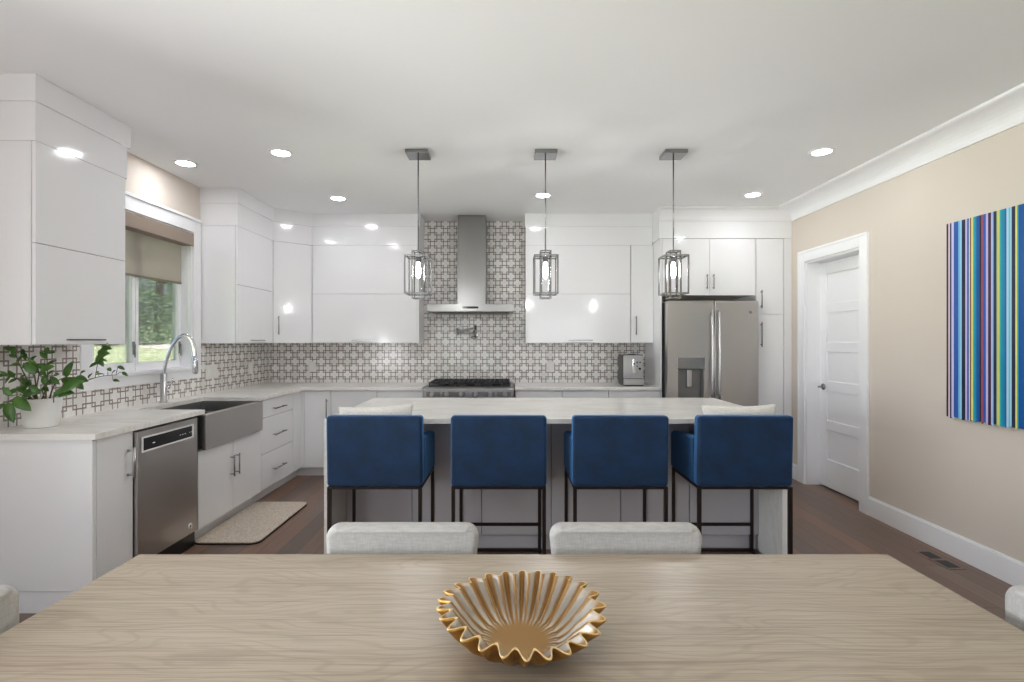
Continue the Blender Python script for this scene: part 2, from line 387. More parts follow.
h_.tube([(dx0-.008, hy, .95), (dx0-.05, hy, .95)], .009).tube([(dx0-.045, hy, .95), (dx0-.05, hy-.1, .95)], .008)
h_.build('door_handle', 'nickel', leaf)
# baseboards, crown
struct('baseboard_right', MB().box(XR-.016, XR, YF, DY0-q-.013, 0, .14).box(XR-.01, XR, YF, DY0-q-.013, .14, .152), 'trim_white', bevel=.003)
struct('baseboard_right_far', bx(XR-.016, XR, DY1+q+.013, 5.262, 0, .15), 'trim_white', bevel=.003)
struct('baseboard_left', bx(XL, XL+.016, PY1+.02, 2.62, 0, .15), 'trim_white', bevel=.003)
def cove(r0, r1, n_=7):   # profile from the wall (u=0, z=r0) out to the ceiling (u=r1, z=H)
    pr = [(0, r0), (.012, r0), (.014, r0+.012)]
    for i in range(n_+1):
        t = i/n_; a = t*PI/2
        pr.append((.016+(r1-.03)*(1-math.cos(a)), r0+.014+(H-.022-r0-.014)*math.sin(a)))
    return pr + [(r1, H-.016), (r1, H), (0, H)]
struct('trim_4', MB().prism([(XR-u, z) for u, z in cove(2.6, .165)], YF, 5.262, 'y'), 'trim_white')

# ------------------------------------------------------------------ backsplash
bs = MB(); xt = XL
bs.box(-2.728, 1.527, YB-.01, YB, .915, 1.364).box(-.985, .165, YB-.01, YB, 1.364, H)
t = bs.build('tile_backsplash', 'tile_back'); tag(t, 'white cross and taupe lattice mosaic tile rising behind the range hood', 'backsplash')
bs = MB(); bs.box(XL, XL+.01, 2.64, WY0-.1, .915, 1.364).box(XL, XL+.01, WY0-.1, WY1+.1, .915, WZ0-.085).box(XL, XL+.01, WY1+.1, YB-.01, .915, 1.364)
t = bs.build('tile_backsplash', 'tile_left'); tag(t, 'white cross and lattice mosaic tile on the left wall under the window', 'backsplash')

# ------------------------------------------------------------------ cabinets
G = .0018
def front(face, plane, a0, a1, z0, z1, name, parent):
    mb = MB()
    if face == 'S': mb.box(a0+G, a1-G, plane, plane+.019, z0+G, z1-G)
    else: mb.box(plane-.019, plane, a0+G, a1-G, z0+G, z1-G)
    return mb.build(name, 'gloss_white', parent, bevel=.0015)
def pull(face, plane, a, z, L, vert, parent, m='nickel', r=.0055, out=.03):
    mb = MB()
    def P(da, dz, o): return (a+da, plane-o, z+dz) if face == 'S' else (plane+o, a+da, z+dz)
    d = (0, L/2) if vert else (L/2, 0)
    mb.tube([P(-d[0], -d[1], out), P(d[0], d[1], out)], r, 8)
    for s in (-.8, .8): mb.tube([P(d[0]*s, d[1]*s, 0), P(d[0]*s, d[1]*s, out)], r*.85, 8)
    return mb.build('handle', m, parent)
def edge_pull(face, plane, a, z, L, parent):
    mb = MB()
    if face == 'S': mb.box(a-L/2, a+L/2, plane-.022, plane-.014, z-.004, z+.004).box(a-L/2+.01, a-L/2+.018, plane-.014, plane, z-.004, z+.004).box(a+L/2-.018, a+L/2-.01, plane-.014, plane, z-.004, z+.004)
    else: mb.box(plane+.014, plane+.022, a-L/2, a+L/2, z-.004, z+.004).box(plane, plane+.014, a-L/2+.01, a-L/2+.018, z-.004, z+.004).box(plane, plane+.014, a+L/2-.018, a+L/2-.01, z-.004, z+.004)
    return mb.build('handle', 'nickel', parent)
UB, US, UT = 1.365, 1.885, 2.405
# near left upper
c = thing('wall_cabinet', 'nearest white gloss upper cabinet on the left wall, above the potted plant', 'cabinet', (XL, 2.94, UB))
bx(XL+.002, -2.432, 2.64, 3.26, UB, UT-.002).build('carcass', 'gloss_white', c, bevel=.001)
d = front('E', -2.41, 2.64, 3.26, US, UT, 'door', c)
d = front('E', -2.41, 2.64, 3.26, UB, US, 'door', c); edge_pull('E', -2.41, 2.945, 1.392, .26, d)
struct('trim_1', MB().box(XL, -2.41, 2.64, 3.275, UT, 2.603).box(XL, -2.402, 2.632, 3.3, 2.603, H), 'gloss_white', bevel=.002)
# far left upper
c = thing('wall_cabinet', 'white gloss upper cabinet beside the right edge of the window', 'cabinet', (XL, 4.92, UB))
bx(XL+.002, -2.432, 4.6, 5.282, UB, UT-.002).build('carcass', 'gloss_white', c, bevel=.001)
front('E', -2.41, 4.6, 5.282, US, UT, 'door', c)
d = front('E', -2.41, 4.6, 5.282, UB, US, 'door', c); edge_pull('E', -2.41, 4.95, 1.392, .26, d)
# diagonal corner
YU = 5.54
c = thing('corner_cabinet', 'white gloss upper cabinet with a diagonal front in the back left corner', 'cabinet', (-2.5, 5.6, UB))
A, B = Vector((-2.432, 5.286)), Vector((-2.11, 5.562))
MB().prism([(XL+.002, 5.286), tuple(A), tuple(B), (-2.11, YB-.002), (XL+.002, YB-.002)], UB, UT-.002).build('carcass', 'gloss_white', c, bevel=.001)
dv = (Vector((-2.112, YU-.0)) - Vector((-2.41, 5.288))); dn = Vector((dv.y, -dv.x)).normalized()
p0 = Vector((-2.41, 5.288)); p1 = Vector((-2.112, YU)); u = dv.normalized()
p0 += u*.003; p1 -= u*.003
d = MB().prism([tuple(p0), tuple(p1), tuple(p1-dn*.019), tuple(p0-dn*.019)], UB+G, UT-G).build('door', 'gloss_white', c, bevel=.0015)
hp = p0 + u*.045; hb = MB(); o_ = dn*.03
hb.tube([(hp.x+o_.x, hp.y+o_.y, 1.45), (hp.x+o_.x, hp.y+o_.y, 1.64)], .0055)
for z in (1.47, 1.62): hb.tube([(hp.x, hp.y, z), (hp.x+o_.x, hp.y+o_.y, z)], .0045)
hb.build('handle', 'nickel', d)
# back left upper
c = thing('wall_cabinet', 'wide white gloss lift-door upper cabinet left of the range hood', 'cabinet', (-1.54, 5.7, UB))
bx(-2.106, -.972, YU+.021, YB-.002, UB, UT-.002).build('carcass', 'gloss_white', c, bevel=.001)
bx(-.99, -.97, YU, YU+.021, UB, UT-.002).build('end_panel', 'gloss_white', c)
front('S', YU, -2.106, -.991, US, UT, 'door', c)
d = front('S', YU, -2.106, -.991, UB, US, 'door', c); edge_pull('S', YU, -1.56, 1.392, .24, d)
def off(poly, k):   # outward offset of the open cabinet front line
    return [(XL, poly[0][1]-k if k else poly[0][1])] + poly
lineA = [(-2.41, 4.6), (-2.41, 5.288), (-2.112, YU), (-.97, YU)]
lineB = [(-2.402, 4.592), (-2.402, 5.285), (-2.109, YU-.009), (-.962, YU-.009)]
struct('trim_2', MB().prism([(XL, 4.6)] + lineA + [(-.97, YB), (XL, YB)], UT, 2.603).prism([(XL, 4.592)] + lineB + [(-.962, YB), (XL, YB)], 2.603, H), 'gloss_white', bevel=.0015)
# back right uppers
c = thing('wall_cabinet', 'wide white gloss lift-door upper cabinet right of the range hood', 'cabinet', (.73, 5.7, UB))
bx(.168, 1.284, YU+.021, YB-.012, UB, UT-.002).build('carcass', 'gloss_white', c, bevel=.001)
bx(.168, .188, YU, YU+.021, UB, UT-.002).build('end_panel', 'gloss_white', c)
front('S', YU, .189, 1.284, US, UT, 'door', c)
d = front('S', YU, .189, 1.284, UB, US, 'door', c); edge_pull('S', YU, .75, 1.392, .26, d)
c = thing('wall_cabinet', 'narrow white gloss upper cabinet above the coffee machine', 'cabinet', (1.4, 5.7, UB))
bx(1.288, 1.528, YU+.021, YB-.012, UB, UT-.002).build('carcass', 'gloss_white', c, bevel=.001)
d = front('S', YU, 1.288, 1.528, UB, UT, 'door', c); pull('S', YU, 1.34, 1.55, .2, True, d)
YT = 5.28
struct('trim_3', MB().box(.168, 1.514, YU, YB-.01, UT, 2.603).box(.16, 1.514, YU-.009, YB-.01, 2.603, H)
       .box(1.515, XR, YT, YB, 2.428, 2.61).box(1.515, XR, YT, YB, 2.61, H).prism([(YT-u_, z) for u_, z in cove(2.6, .06, 5)], 1.515, XR-.005, 'x'), 'gloss_white')
# refrigerator surround
c = thing('fridge_side_panel', 'full height white gloss panel between backsplash and refrigerator', 'panel', (1.535, 5.6, 0))
bx(1.529, 1.543, YT, YB-.002, 0, 2.426).build('panel', 'gloss_white', c, bevel=.001)
c = thing('wall_cabinet', 'white gloss two door cabinet above the refrigerator', 'cabinet', (2.02, 5.6, 1.85))
bx(1.545, 2.494, YT+.021, YB-.002, 1.85, 2.425).build('carcass', 'gloss_white', c, bevel=.001)
d = front('S', YT, 1.545, 2.027, 1.847, 2.425, 'door', c); pull('S', YT, 1.995, 1.985, .15, True, d)
d = front('S', YT, 2.027, 2.494, 1.847, 2.425, 'door', c); pull('S', YT, 2.06, 1.985, .15, True, d)
c = thing('pantry_cabinet', 'tall narrow white gloss pantry cabinet right of the refrigerator', 'cabinet', (2.65, 5.6, 0))
bx(2.5, 2.778, YT+.021, YB-.002, .1, 2.425).build('carcass', 'gloss_white', c, bevel=.001)
bx(2.5, 2.778, YT+.07, YB-.01, 0, .1).build('toe_kick', 'toe_grey', c)
bx(2.782, XR-.002, YT-.004, YB-.002, 0, 2.425).build('filler_panel', 'gloss_white', c, bevel=.001)
d = front('S', YT, 2.5, 2.778, 1.655, 2.425, 'door', c); pull('S', YT, 2.545, 1.81, .18, True, d)
d = front('S', YT, 2.5, 2.778, .1, 1.655, 'door', c); pull('S', YT, 2.545, 1.45, .25, True, d)

# base cabinets, left run (front plane x = XF)
XF = -2.12; TZ, CT, KT = .1, .884, .1
def base_left(label, y0, y1, ztop=CT, cat='cabinet', name='base_cabinet'):
    c = thing(name, label, cat, (XL, (y0+y1)/2, 0))
    bx(XL+.01, XF-.021, y0+.001, y1-.001, TZ, ztop-.001).build('carcass', 'gloss_white', c)
    bx(XL+.01, XF-.075, y0+.001, y1-.001, 0, TZ).build('toe_kick', 'toe_grey', c)
    return c
c = base_left('white gloss pull-out base cabinet between counter end panel and dishwasher', 2.666, 2.925)
d = front('E', XF, 2.666, 2.925, TZ, CT-.004, 'door', c); pull('E', XF, 2.885, .71, .17, True, d, 'satin', .0075, .035)
c = thing('counter_end_panel', 'white gloss panel closing the near end of the left counter', 'panel', (-2.4, 2.65, 0))
bx(XL+.002, XF, 2.64, 2.664, .112, CT-.001).build('panel', 'gloss_white', c, bevel=.0015)
bx(XL+.002, XF-.03, 2.645, 2.664, 0, .108).build('toe_kick', 'gloss_white', c)
c = base_left('white gloss two door base cabinet under the farmhouse sink', 3.535, 4.43, .636)
d = front('E', XF, 3.535, 3.982, TZ, .634, 'door', c); pull('E', XF, 3.945, .44, .16, True, d)
d = front('E', XF, 3.982, 4.43, TZ, .634, 'door', c); pull('E', XF, 4.02, .44, .16, True, d)
c = base_left('white gloss three drawer base cabinet right of the sink', 4.432, 5.08)
for z0, z1, hz in ((.72, CT-.004, .785), (.408, .72, .552), (TZ, .408, .245)):
    d = front('E', XF, 4.432, 5.08, z0, z1, 'drawer', c); pull('E', XF, 4.75, hz, .24, False, d)
c = base_left('narrow white gloss filler cabinet in the inner corner of the counters', 5.082, 5.299)
front('E', XF, 5.082, 5.299, TZ, CT-.004, 'panel', c)
bx(XL+.3, XF-.075, 5.2985, 5.3545, 0, TZ).build('toe_kick', 'toe_grey', c)
# base, back run (front plane y = YP)
YP = 5.28
def base_back(label, x0_, x1_, tx=None):
    c = thing('base_cabinet', label, 'cabinet', ((x0_+x1_)/2, 5.6, 0))
    bx(x0_+.001, x1_-.001, YP+.021, YB-.012, TZ, CT-.001).build('carcass', 'gloss_white', c)
    bx(x0_+.001 if tx is None else tx, x1_-.001, YP+.075, YB-.012, 0, TZ).build('toe_kick', 'toe_grey', c)
    return c
c = base_back('white gloss single door base cabinet nearest the corner on the back wall', -2.118, -1.82, -2.194)
bx(-2.1195, -2.092, YP, YP+.019, TZ, CT-.006).build('corner_filler', 'gloss_white', c)
d = front('S', YP, -2.09, -1.82, TZ, CT-.004, 'door', c); pull('S', YP, -1.856, .68, .24, True, d)
def drawers(c, a, b, L=.2):
    for z0, z1 in ((.62, CT-.004), (.36, .62), (TZ, .36)):
        d = front('S', YP, a, b, z0, z1, 'drawer', c); pull('S', YP, (a+b)/2, z1-.2 if z1 > .8 else (z0+z1)/2, L, False, d)
for a, b, l in ((-1.818, -1.352, 'white gloss drawer cabinet behind the left end of the island'), (-1.35, -.884, 'white gloss drawer cabinet just left of the gas range top'),
                (.052, .528, 'white gloss drawer cabinet just right of the gas range top'), (.53, 1.0, 'white gloss drawer cabinet under the wall outlet'), (1.002, 1.526, 'white gloss drawer cabinet under the coffee machine')):
    c = base_back(l, a, b); drawers(c, a, b)
# base under range
c = thing('base_cabinet', 'white gloss cabinet under the gas range top', 'cabinet', (-.415, 5.6, 0))
bx(-.88, .048, YP+.021, YB-.012, TZ, .775).build('carcass', 'gloss_white', c)
bx(-.88, .048, YP+.075, YB-.012, 0, TZ).build('toe_kick', 'toe_grey', c)
for a, b in ((-.88, -.416), (-.416, .048)): d = front('S', YP, a, b, TZ, .77, 'door', c); pull('S', YP, -.416+(-.04 if a < -.5 else .04), .62, .2, True, d)

# worktops
Z0, Z1 = .886, .916
SX, SY0, SY1 = -2.56, 3.56, 4.335
c = MB()
c.box(XL+.011, -2.09, 2.62, SY0, Z0, Z1).box(XL+.011, SX, SY0, SY1, Z0, Z1).box(XL+.011, -2.09, SY1, 5.255, Z0, Z1)
c.prism([(XL+.011, 5.255), (-2.09, 5.255), (-.886, 5.255), (-.886, YB-.011), (XL+.011, YB-.011)], Z0, Z1)
bmesh.ops.remove_doubles(c.bm, verts=c.bm.verts[:], dist=.0002)
tag(c.build('countertop', 'marble'), 'white quartz countertop wrapping the left wall and back left corner', 'countertop')
tag(bx(.05, 1.527, 5.255, YB-.011, Z0, Z1).build('countertop', 'marble', bevel=.002), 'white quartz countertop under the coffee machine right of the range', 'countertop')

# dishwasher
c = thing('dishwasher', 'stainless steel dishwasher with black control strip in the left counter', 'dishwasher', (-2.4, 3.23, 0))
bx(XL+.05, -2.13, 2.932, 3.528, .115, .88).build('tub', 'black', c)
bx(-2.13, -2.098, 2.93, 3.492, .118, .872).build('door', 'steel_v', c, bevel=.003)
bx(-2.14, -2.19, 2.932, 3.528, .0, .112).build('toe_kick', 'black', c)
k = MB(); xo = -2.098; Y0_, Y1_ = 2.957, 3.44
k.box(xo, xo+.006, Y0_, Y1_, .748, .757).box(xo, xo+.006, Y0_, Y1_, .828, .837).box(xo, xo+.006, Y0_, Y0_+.012, .757, .828).box(xo, xo+.006, Y1_-.012, Y1_, .757, .828)
k.build('handle_frame', 'toe_grey', c, bevel=.001)
cp = bx(xo, xo+.002, Y0_+.012, Y1_-.012, .757, .828).build('control_panel', 'black_gloss', c)
for yy, ww in ((3.05, .02), (3.30, .012), (3.325, .012), (3.35, .012), (3.40, .006), (3.42, .01)): bx(xo+.002, xo+.0025, yy, yy+ww, .785, .79).build('indicator', 'plate_white', cp)
def disc_x(mb, x, y, z, r, th, ri=None, seg=24):
    pr = [(0, 0), (r, 0), (r, th), (0, th)] if ri is None else [(ri, 0), (r, 0), (r, th), (ri, th), (ri, 0)]
    tmp = MB()
    if ri is None: tmp.lathe(0, 0, pr, seg)
    else:
        for kk in range(seg):
            a0, a1 = 2*PI*kk/seg, 2*PI*(kk+1)/seg
            tmp.prism([(ri*math.cos(a0), ri*math.sin(a0)), (r*math.cos(a0), r*math.sin(a0)), (r*math.cos(a1), r*math.sin(a1)), (ri*math.cos(a1), ri*math.sin(a1))], 0, th)
    bmesh.ops.rotate(tmp.bm, verts=tmp.bm.verts[:], cent=(0, 0, 0), matrix=Matrix.Rotation(PI/2, 3, 'Y'))
    bmesh.ops.translate(tmp.bm, verts=tmp.bm.verts[:], vec=(x, y, z))
    me = bpy.data.meshes.new('t'); tmp.bm.to_mesh(me); tmp.bm.free(); mb.bm.from_mesh(me); bpy.data.meshes.remove(me)
    return mb
k = MB(); disc_x(k, xo, 3.41, .17, .023, .002); bd = k.build('badge', 'plate_white', c)
k = MB(); disc_x(k, xo+.002, 3.41, .17, .009, .001); k.build('badge_mark', 'nickel', bd)

# farmhouse sink
c = thing('farmhouse_sink', 'stainless steel apron front double bowl sink under the window', 'sink', (-2.3, 3.98, .64))
a, b = 3.54, 4.355
bx(-2.1, -2.068, a, b, .64, .882).build('apron', 'steel_v', c, bevel=.004)
s = MB(); zb = .67; xi = SX-.01
s.box(xi-.012, -2.1, a, b, zb-.012, zb).box(xi-.012, xi, a, b, zb, Z0-.001).box(xi, -2.1, a, a+.02, zb, Z0-.001).box(xi, -2.1, b-.02, b, zb, Z0-.001).box(-2.115, -2.1, a+.02, b-.02, zb, .882)
bowl_o = s.build('basin', 'steel', c)
bx(xi, -2.115, 3.945, 3.96, zb, .85).build('divider', 'steel', bowl_o, bevel=.003)
for yy in (3.76, 4.2): MB().lathe(-2.33, yy, [(.0, zb), (.045, zb), (.045, zb+.004), (.03, zb+.003), (0, zb+.002)], 24).build('drain', 'chrome', bowl_o)
# faucet
c = thing('faucet', 'tall chrome pull-down faucet behind the sink', 'faucet', (-2.645, 3.97, Z1))
fx_, fy_ = -2.645, 3.97
MB().lathe(fx_, fy_, [(.0, Z1), (.029, Z1), (.029, Z1+.008), (.022, Z1+.014), (.022, 1.135), (.0, 1.136)], 24).build('base', 'satin', c)
pts = []; CP = [(-2.645, 1.13), (-2.635, 1.19), (-2.615, 1.26), (-2.588, 1.33), (-2.548, 1.392), (-2.505, 1.425), (-2.465, 1.427), (-2.432, 1.40), (-2.412, 1.355), (-2.405, 1.30), (-2.403, 1.26)]
for i in range(len(CP)-1):
    p0_, p1_, p2_, p3_ = CP[max(0, i-1)], CP[i], CP[i+1], CP[min(len(CP)-1, i+2)]
    for j in range(4):
        q_ = j/4; pts.append(tuple(.5*((2*p1_[k])+(-p0_[k]+p2_[k])*q_+(2*p0_[k]-5*p1_[k]+4*p2_[k]-p3_[k])*q_*q_+(-p0_[k]+3*p1_[k]-3*p2_[k]+p3_[k])*q_**3) for k in (0, 1)))
pts = [(a_, fy_, b_) for a_, b_ in pts+[CP[-1]]]
MB().tube(pts, .0125, 12).build('spout', 'chrome', c)
sx = -2.403
MB().lathe(sx, fy_, [(.0, 1.135), (.017, 1.135), (.02, 1.15), (.019, 1.22), (.0155, 1.27), (.0, 1.271)], 20).build('spray_head', 'chrome', c)
MB().tube([(fx_+.02, fy_, 1.02), (fx_+.045, fy_, 1.03)], .011, 10).tube([(fx_+.042, fy_, 1.03), (fx_+.06, fy_+.02, 1.1)], [.006, .005], 8).build('lever', 'chrome', c)

# ------------------------------------------------------------------ range hood
HX = -.413
c = thing('range_hood', 'stainless steel T shaped range hood rising to the ceiling', 'range hood', (HX, 5.6, 1.68))
bx(HX-.15, HX+.15, YB-.30, YB-.012, 1.772, H-.003).build('chimney', 'hood_steel', c, bevel=.002)
bx(HX-.152, HX+.152, YB-.302, YB-.012, 1.772, 2.28).build('chimney_sleeve', 'hood_steel', c, bevel=.002)
cn = MB().box(HX-.45, HX+.45, YB-.5, YB-.012, 1.69, 1.77).build('canopy', 'hood_steel', c, bevel=.003)
bx(HX-.085, HX+.085, YB-.503, YB-.5, 1.722, 1.744).build('control_strip', 'black_gloss', cn)
k = MB()
for i in range(3): k.box(HX-.4+i*.27, HX-.14+i*.27, YB-.45, YB-.08, 1.682, 1.69)
k.build('filter', 'dark_steel', cn)
# pot filler
c = thing('pot_filler', 'folded chrome pot filler faucet on the tile above the range', 'faucet', (-.4, YB-.01, 1.5))
k = MB(); yt = YB-.01
k.tube([(-.39, yt, 1.45), (-.39, yt-.012, 1.45)], .03, 20).tube([(-.39, yt-.012, 1.45), (-.39, yt-.05, 1.45)], .012, 12)
k.build('wall_flange', 'nickel', c)
k = MB(); k.tube([(-.39, yt-.05, 1.43), (-.39, yt-.05, 1.56)], .011, 10).tube([(-.39, yt-.05, 1.53), (-.59, yt-.06, 1.50)], .008, 10).tube([(-.59, yt-.06, 1.53), (-.59, yt-.06, 1.45)], .01, 10).tube([(-.59, yt-.06, 1.475), (-.4, yt-.1, 1.48)], .008, 10).tube([(-.4, yt-.1, 1.5), (-.4, yt-.1, 1.42)], .011, 10)
k.build('arm', 'satin', c)
MB().tube([(-.43, yt-.1, 1.425), (-.37, yt-.1, 1.425)], .014, 10).build('valve', 'nickel', c)

# gas range top
RX0, RX1 = -.868, .038
c = thing('gas_range_top', 'stainless steel gas range top with black grates and knobs', 'cooktop', (HX, 5.55, .78))
bx(RX0, RX1, 5.262, YB-.015, .79, .918).build('body', 'steel', c, bevel=.002)
MB().prism([(5.205, .8), (5.262, .79), (5.262, .918), (5.225, .918), (5.205, .9)], RX0, RX1, 'x').build('control_panel', 'steel', c, bevel=.003)
for a_, b_ in ((.03, .17), (.19, .42), (.486, .716), (.736, .876)): bx(RX0+a_, RX0+b_, 5.2035, 5.206, .828, .874).build('dark_inset', 'recess_grey', c)
for i in range(6):
    kx = RX0+.09+i*(RX1-RX0-.18)/5
    k = MB().tube([(kx, 5.207, .85), (kx, 5.195, .85), (kx, 5.18, .85), (kx, 5.165, .85)], [.027, .027, .021, .02], 18)
    kn = k.build('knob', 'satin', c); MB().box(kx-.004, kx+.004, 5.155, 5.168, .833, .867).build('knob_grip', 'satin', kn, bevel=.001)
bx(RX0+.03, RX1-.03, 5.30, YB-.06, .918, .922).build('burner_tray', 'dark_steel', c)
for i in range(3):
    gx0 = RX0+.04+i*.277; gx1 = gx0+.27
    k = MB()
    for yy in (5.31, 5.44, 5.57, 5.70, 5.80): k.box(gx0, gx1, yy, yy+.014, .948, .964)
    for j in range(6): k.box(gx0+j*(gx1-gx0-.014)/5, gx0+.014+j*(gx1-gx0-.014)/5, 5.31, 5.814, .948, .964)
    for xx in (gx0, gx1-.014):
        for yy in (5.31, 5.8): k.box(xx, xx+.014, yy, yy+.014, .922, .948)
    k.build('grate', 'cast_iron', c)
    for yy in (5.44, 5.68):
        MB().lathe((gx0+gx1)/2, yy, [(0, .922), (.048, .922), (.048, .932), (.034, .936), (.034, .944), (0, .945)], 20).build('burner', 'cast_iron', c)

# ------------------------------------------------------------------ refrigerator
c = thing('refrigerator', 'stainless steel french door refrigerator with water dispenser', 'refrigerator', (2.0, 5.45, 0))
FX0, FX1, FY = 1.552, 2.452, 5.125
bx(FX0+.004, FX1-.004, FY+.075, YB-.05, .03, 1.775).build('case', 'dark_steel', c, bevel=.002)
for xx in (FX0+.05, FX1-.1):
    for yy in (FY+.12, YB-.15): bx(xx, xx+.05, yy, yy+.05, 0, .03).build('foot', 'black', c)
XM = 2.014
ld = MB()
dz0, dz1, dxa, dxb = .80, 1.215, 1.655, 1.91     # dispenser opening
ld.box(FX0, dxa, FY, FY+.07, .72, 1.78).box(dxb, XM-.003, FY, FY+.07, .72, 1.78).box(dxa, dxb, FY, FY+.07, dz1, 1.78).box(dxa, dxb, FY, FY+.07, .72, dz0).box(dxa, dxb, FY+.06, FY+.07, dz0, dz1)
bmesh.ops.remove_doubles(ld.bm, verts=ld.bm.verts[:], dist=.0001)
ld = ld.build('door', 'steel_v', c)
rd = bx(XM+.003, FX1, FY, FY+.07, .72, 1.78).build('door', 'steel_v', c, bevel=.008)
fz = bx(FX0, FX1, FY, FY+.07, .07, .71).build('freezer_drawer', 'steel_v', c, bevel=.008)
bx(dxa-.008, dxb+.008, FY-.008, FY+.0, 1.108, 1.222).build('dispenser_display', 'nickel', ld, bevel=.003)
k = MB().box(dxa+.004, dxb-.004, FY+.05, FY+.06, dz0, 1.108).box(dxa+.004, dxa+.012, FY+.002, FY+.05, dz0, 1.108).box(dxb-.012, dxb-.004, FY+.002, FY+.05, dz0, 1.108)
k.build('dispenser_recess', 'recess_grey', ld)
bx(1.755, 1.8, FY+.02, FY+.045, .93, 1.1).build('dispenser_paddle', 'satin', ld, bevel=.005)
bx(dxa+.01, dxb-.01, FY+.0, FY+.05, dz0, dz0+.012).build('drip_tray', 'nickel', ld)
for x_, dd in ((XM-.035, ld), (XM+.035, rd)):
    k = MB(); pts = []
    for i in range(13):
        t = i/12; zz = .80+.88*t; pts.append((x_, FY-.035-.022*math.sin(PI*t), zz))
    k.tube(pts, .0125, 10); k.tube([(x_, FY, .83), (x_, FY-.04, .83)], .01).tube([(x_, FY, 1.65), (x_, FY-.04, 1.65)], .01)
    k.build('handle', 'satin', dd)
k = MB().tube([(FX0+.08, FY-.05, .64), (FX1-.08, FY-.05, .64)], .0125, 10)
for xx in (FX0+.12, FX1-.12): k.tube([(xx, FY, .64), (xx, FY-.05, .64)], .01)
k.build('handle', 'satin', fz)
MB().tube([(2.372, FY-.0005, 1.668), (2.372, FY-.003, 1.668)], .016, 20).build('emblem', 'nickel', rd)

# ------------------------------------------------------------------ island
IX0, IX1, IY0, IY1 = -1.12, 1.68, 3.13, 4.30
c = thing('kitchen_island', 'long kitchen island with white quartz waterfall top and grey doors', 'island', (.28, 3.7, 0))
bx(IX0, IX1, IY0, IY1, Z0, Z1).build('countertop', 'marble', c, bevel=.002)
bx(IX0, IX0+.04, IY0, IY1, 0, Z0-.0005).build('waterfall_panel', 'marble', c, bevel=.001)
bx(IX1-.04, IX1, IY0, IY1, 0, Z0-.0005).build('waterfall_panel', 'marble', c, bevel=.001)
BF = 3.425
bx(IX0+.041, IX1-.041, BF+.02, IY1-.03, .105, Z0-.001).build('carcass', 'joint_grey', c)
bx(IX0+.041, IX1-.041, BF+.035, IY1-.08, 0, .105).build('toe_kick', 'island_grey', c)
ed = [IX0+.042, -.645, -.187, .272, .73, 1.182, IX1-.042]
for a, b in zip(ed, ed[1:]): bx(a+.002, b-.002, BF, BF+.019, .108, Z0-.006).build('door', 'island_grey', c, bevel=.0015)
for a, b in zip(ed[::2], ed[2::2]): bx(a+.002, b-.002, IY1-.03, IY1-.011, .108, Z0-.006).build('rear_door', 'island_grey', c, bevel=.0015)

# ------------------------------------------------------------------ counter stools
def make_stool():
    t = thing('counter_stool', '', 'stool', (0, 0, 0), 'blue velvet counter stools along the island')
    W, D = .272, .25       # half width, half depth; the back is at -y
    # backrest panel, leaning a little backwards
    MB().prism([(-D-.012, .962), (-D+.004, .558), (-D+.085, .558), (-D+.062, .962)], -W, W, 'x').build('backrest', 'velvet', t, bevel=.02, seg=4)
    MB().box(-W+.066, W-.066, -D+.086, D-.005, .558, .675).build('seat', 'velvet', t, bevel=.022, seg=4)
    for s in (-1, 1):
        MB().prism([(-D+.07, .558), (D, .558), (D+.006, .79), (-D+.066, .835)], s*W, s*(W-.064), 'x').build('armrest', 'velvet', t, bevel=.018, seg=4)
    fr = MB(); k = .02; xo_, yo = W-.004, D-.004
    fr.box(-xo_, xo_, -yo, -yo+k, .545, .557).box(-xo_, xo_, yo-k, yo, .545, .557).box(-xo_, -xo_+k, -yo+k, yo-k, .545, .557).box(xo_-k, xo_, -yo+k, yo-k, .545, .557)
    fr.build('seat_frame', 'bronze', t)
    for sx_ in (-1, 1):
        for sy_ in (-1, 1):
            xa, ya = sx_*xo_, sy_*yo
            bx(xa, xa-sx_*k, ya, ya-sy_*k, 0, .545).build('leg', 'bronze', t)
    bx(-xo_+k, xo_-k, yo-k, yo, .17, .19).build('footrest', 'bronze', t)
    bx(-xo_+k, xo_-k, yo-k, yo, 0, .018).build('floor_rail', 'bronze', t)
    for s in (-1, 1): bx(s*xo_, s*(xo_-k), -yo+k, yo-k, 0, .018).build('floor_rail', 'bronze', t)
    return t
st0 = make_stool()
SP = [(-.768, 'blue velvet stool at the left end of the island with a cushion on it'), (-.064, 'blue velvet stool second from the left, without a cushion'),
      (.627, 'blue velvet stool third from the left, without a cushion'), (1.333, 'blue velvet stool at the right end of the island with a cushion on it')]
SYC = 3.19
for i, (sx_, l) in enumerate(SP):
    if i == 0: st0.location = (sx_, SYC, 0); st0['label'] = l
    else: dup(st0, (sx_, SYC, 0), label=l)

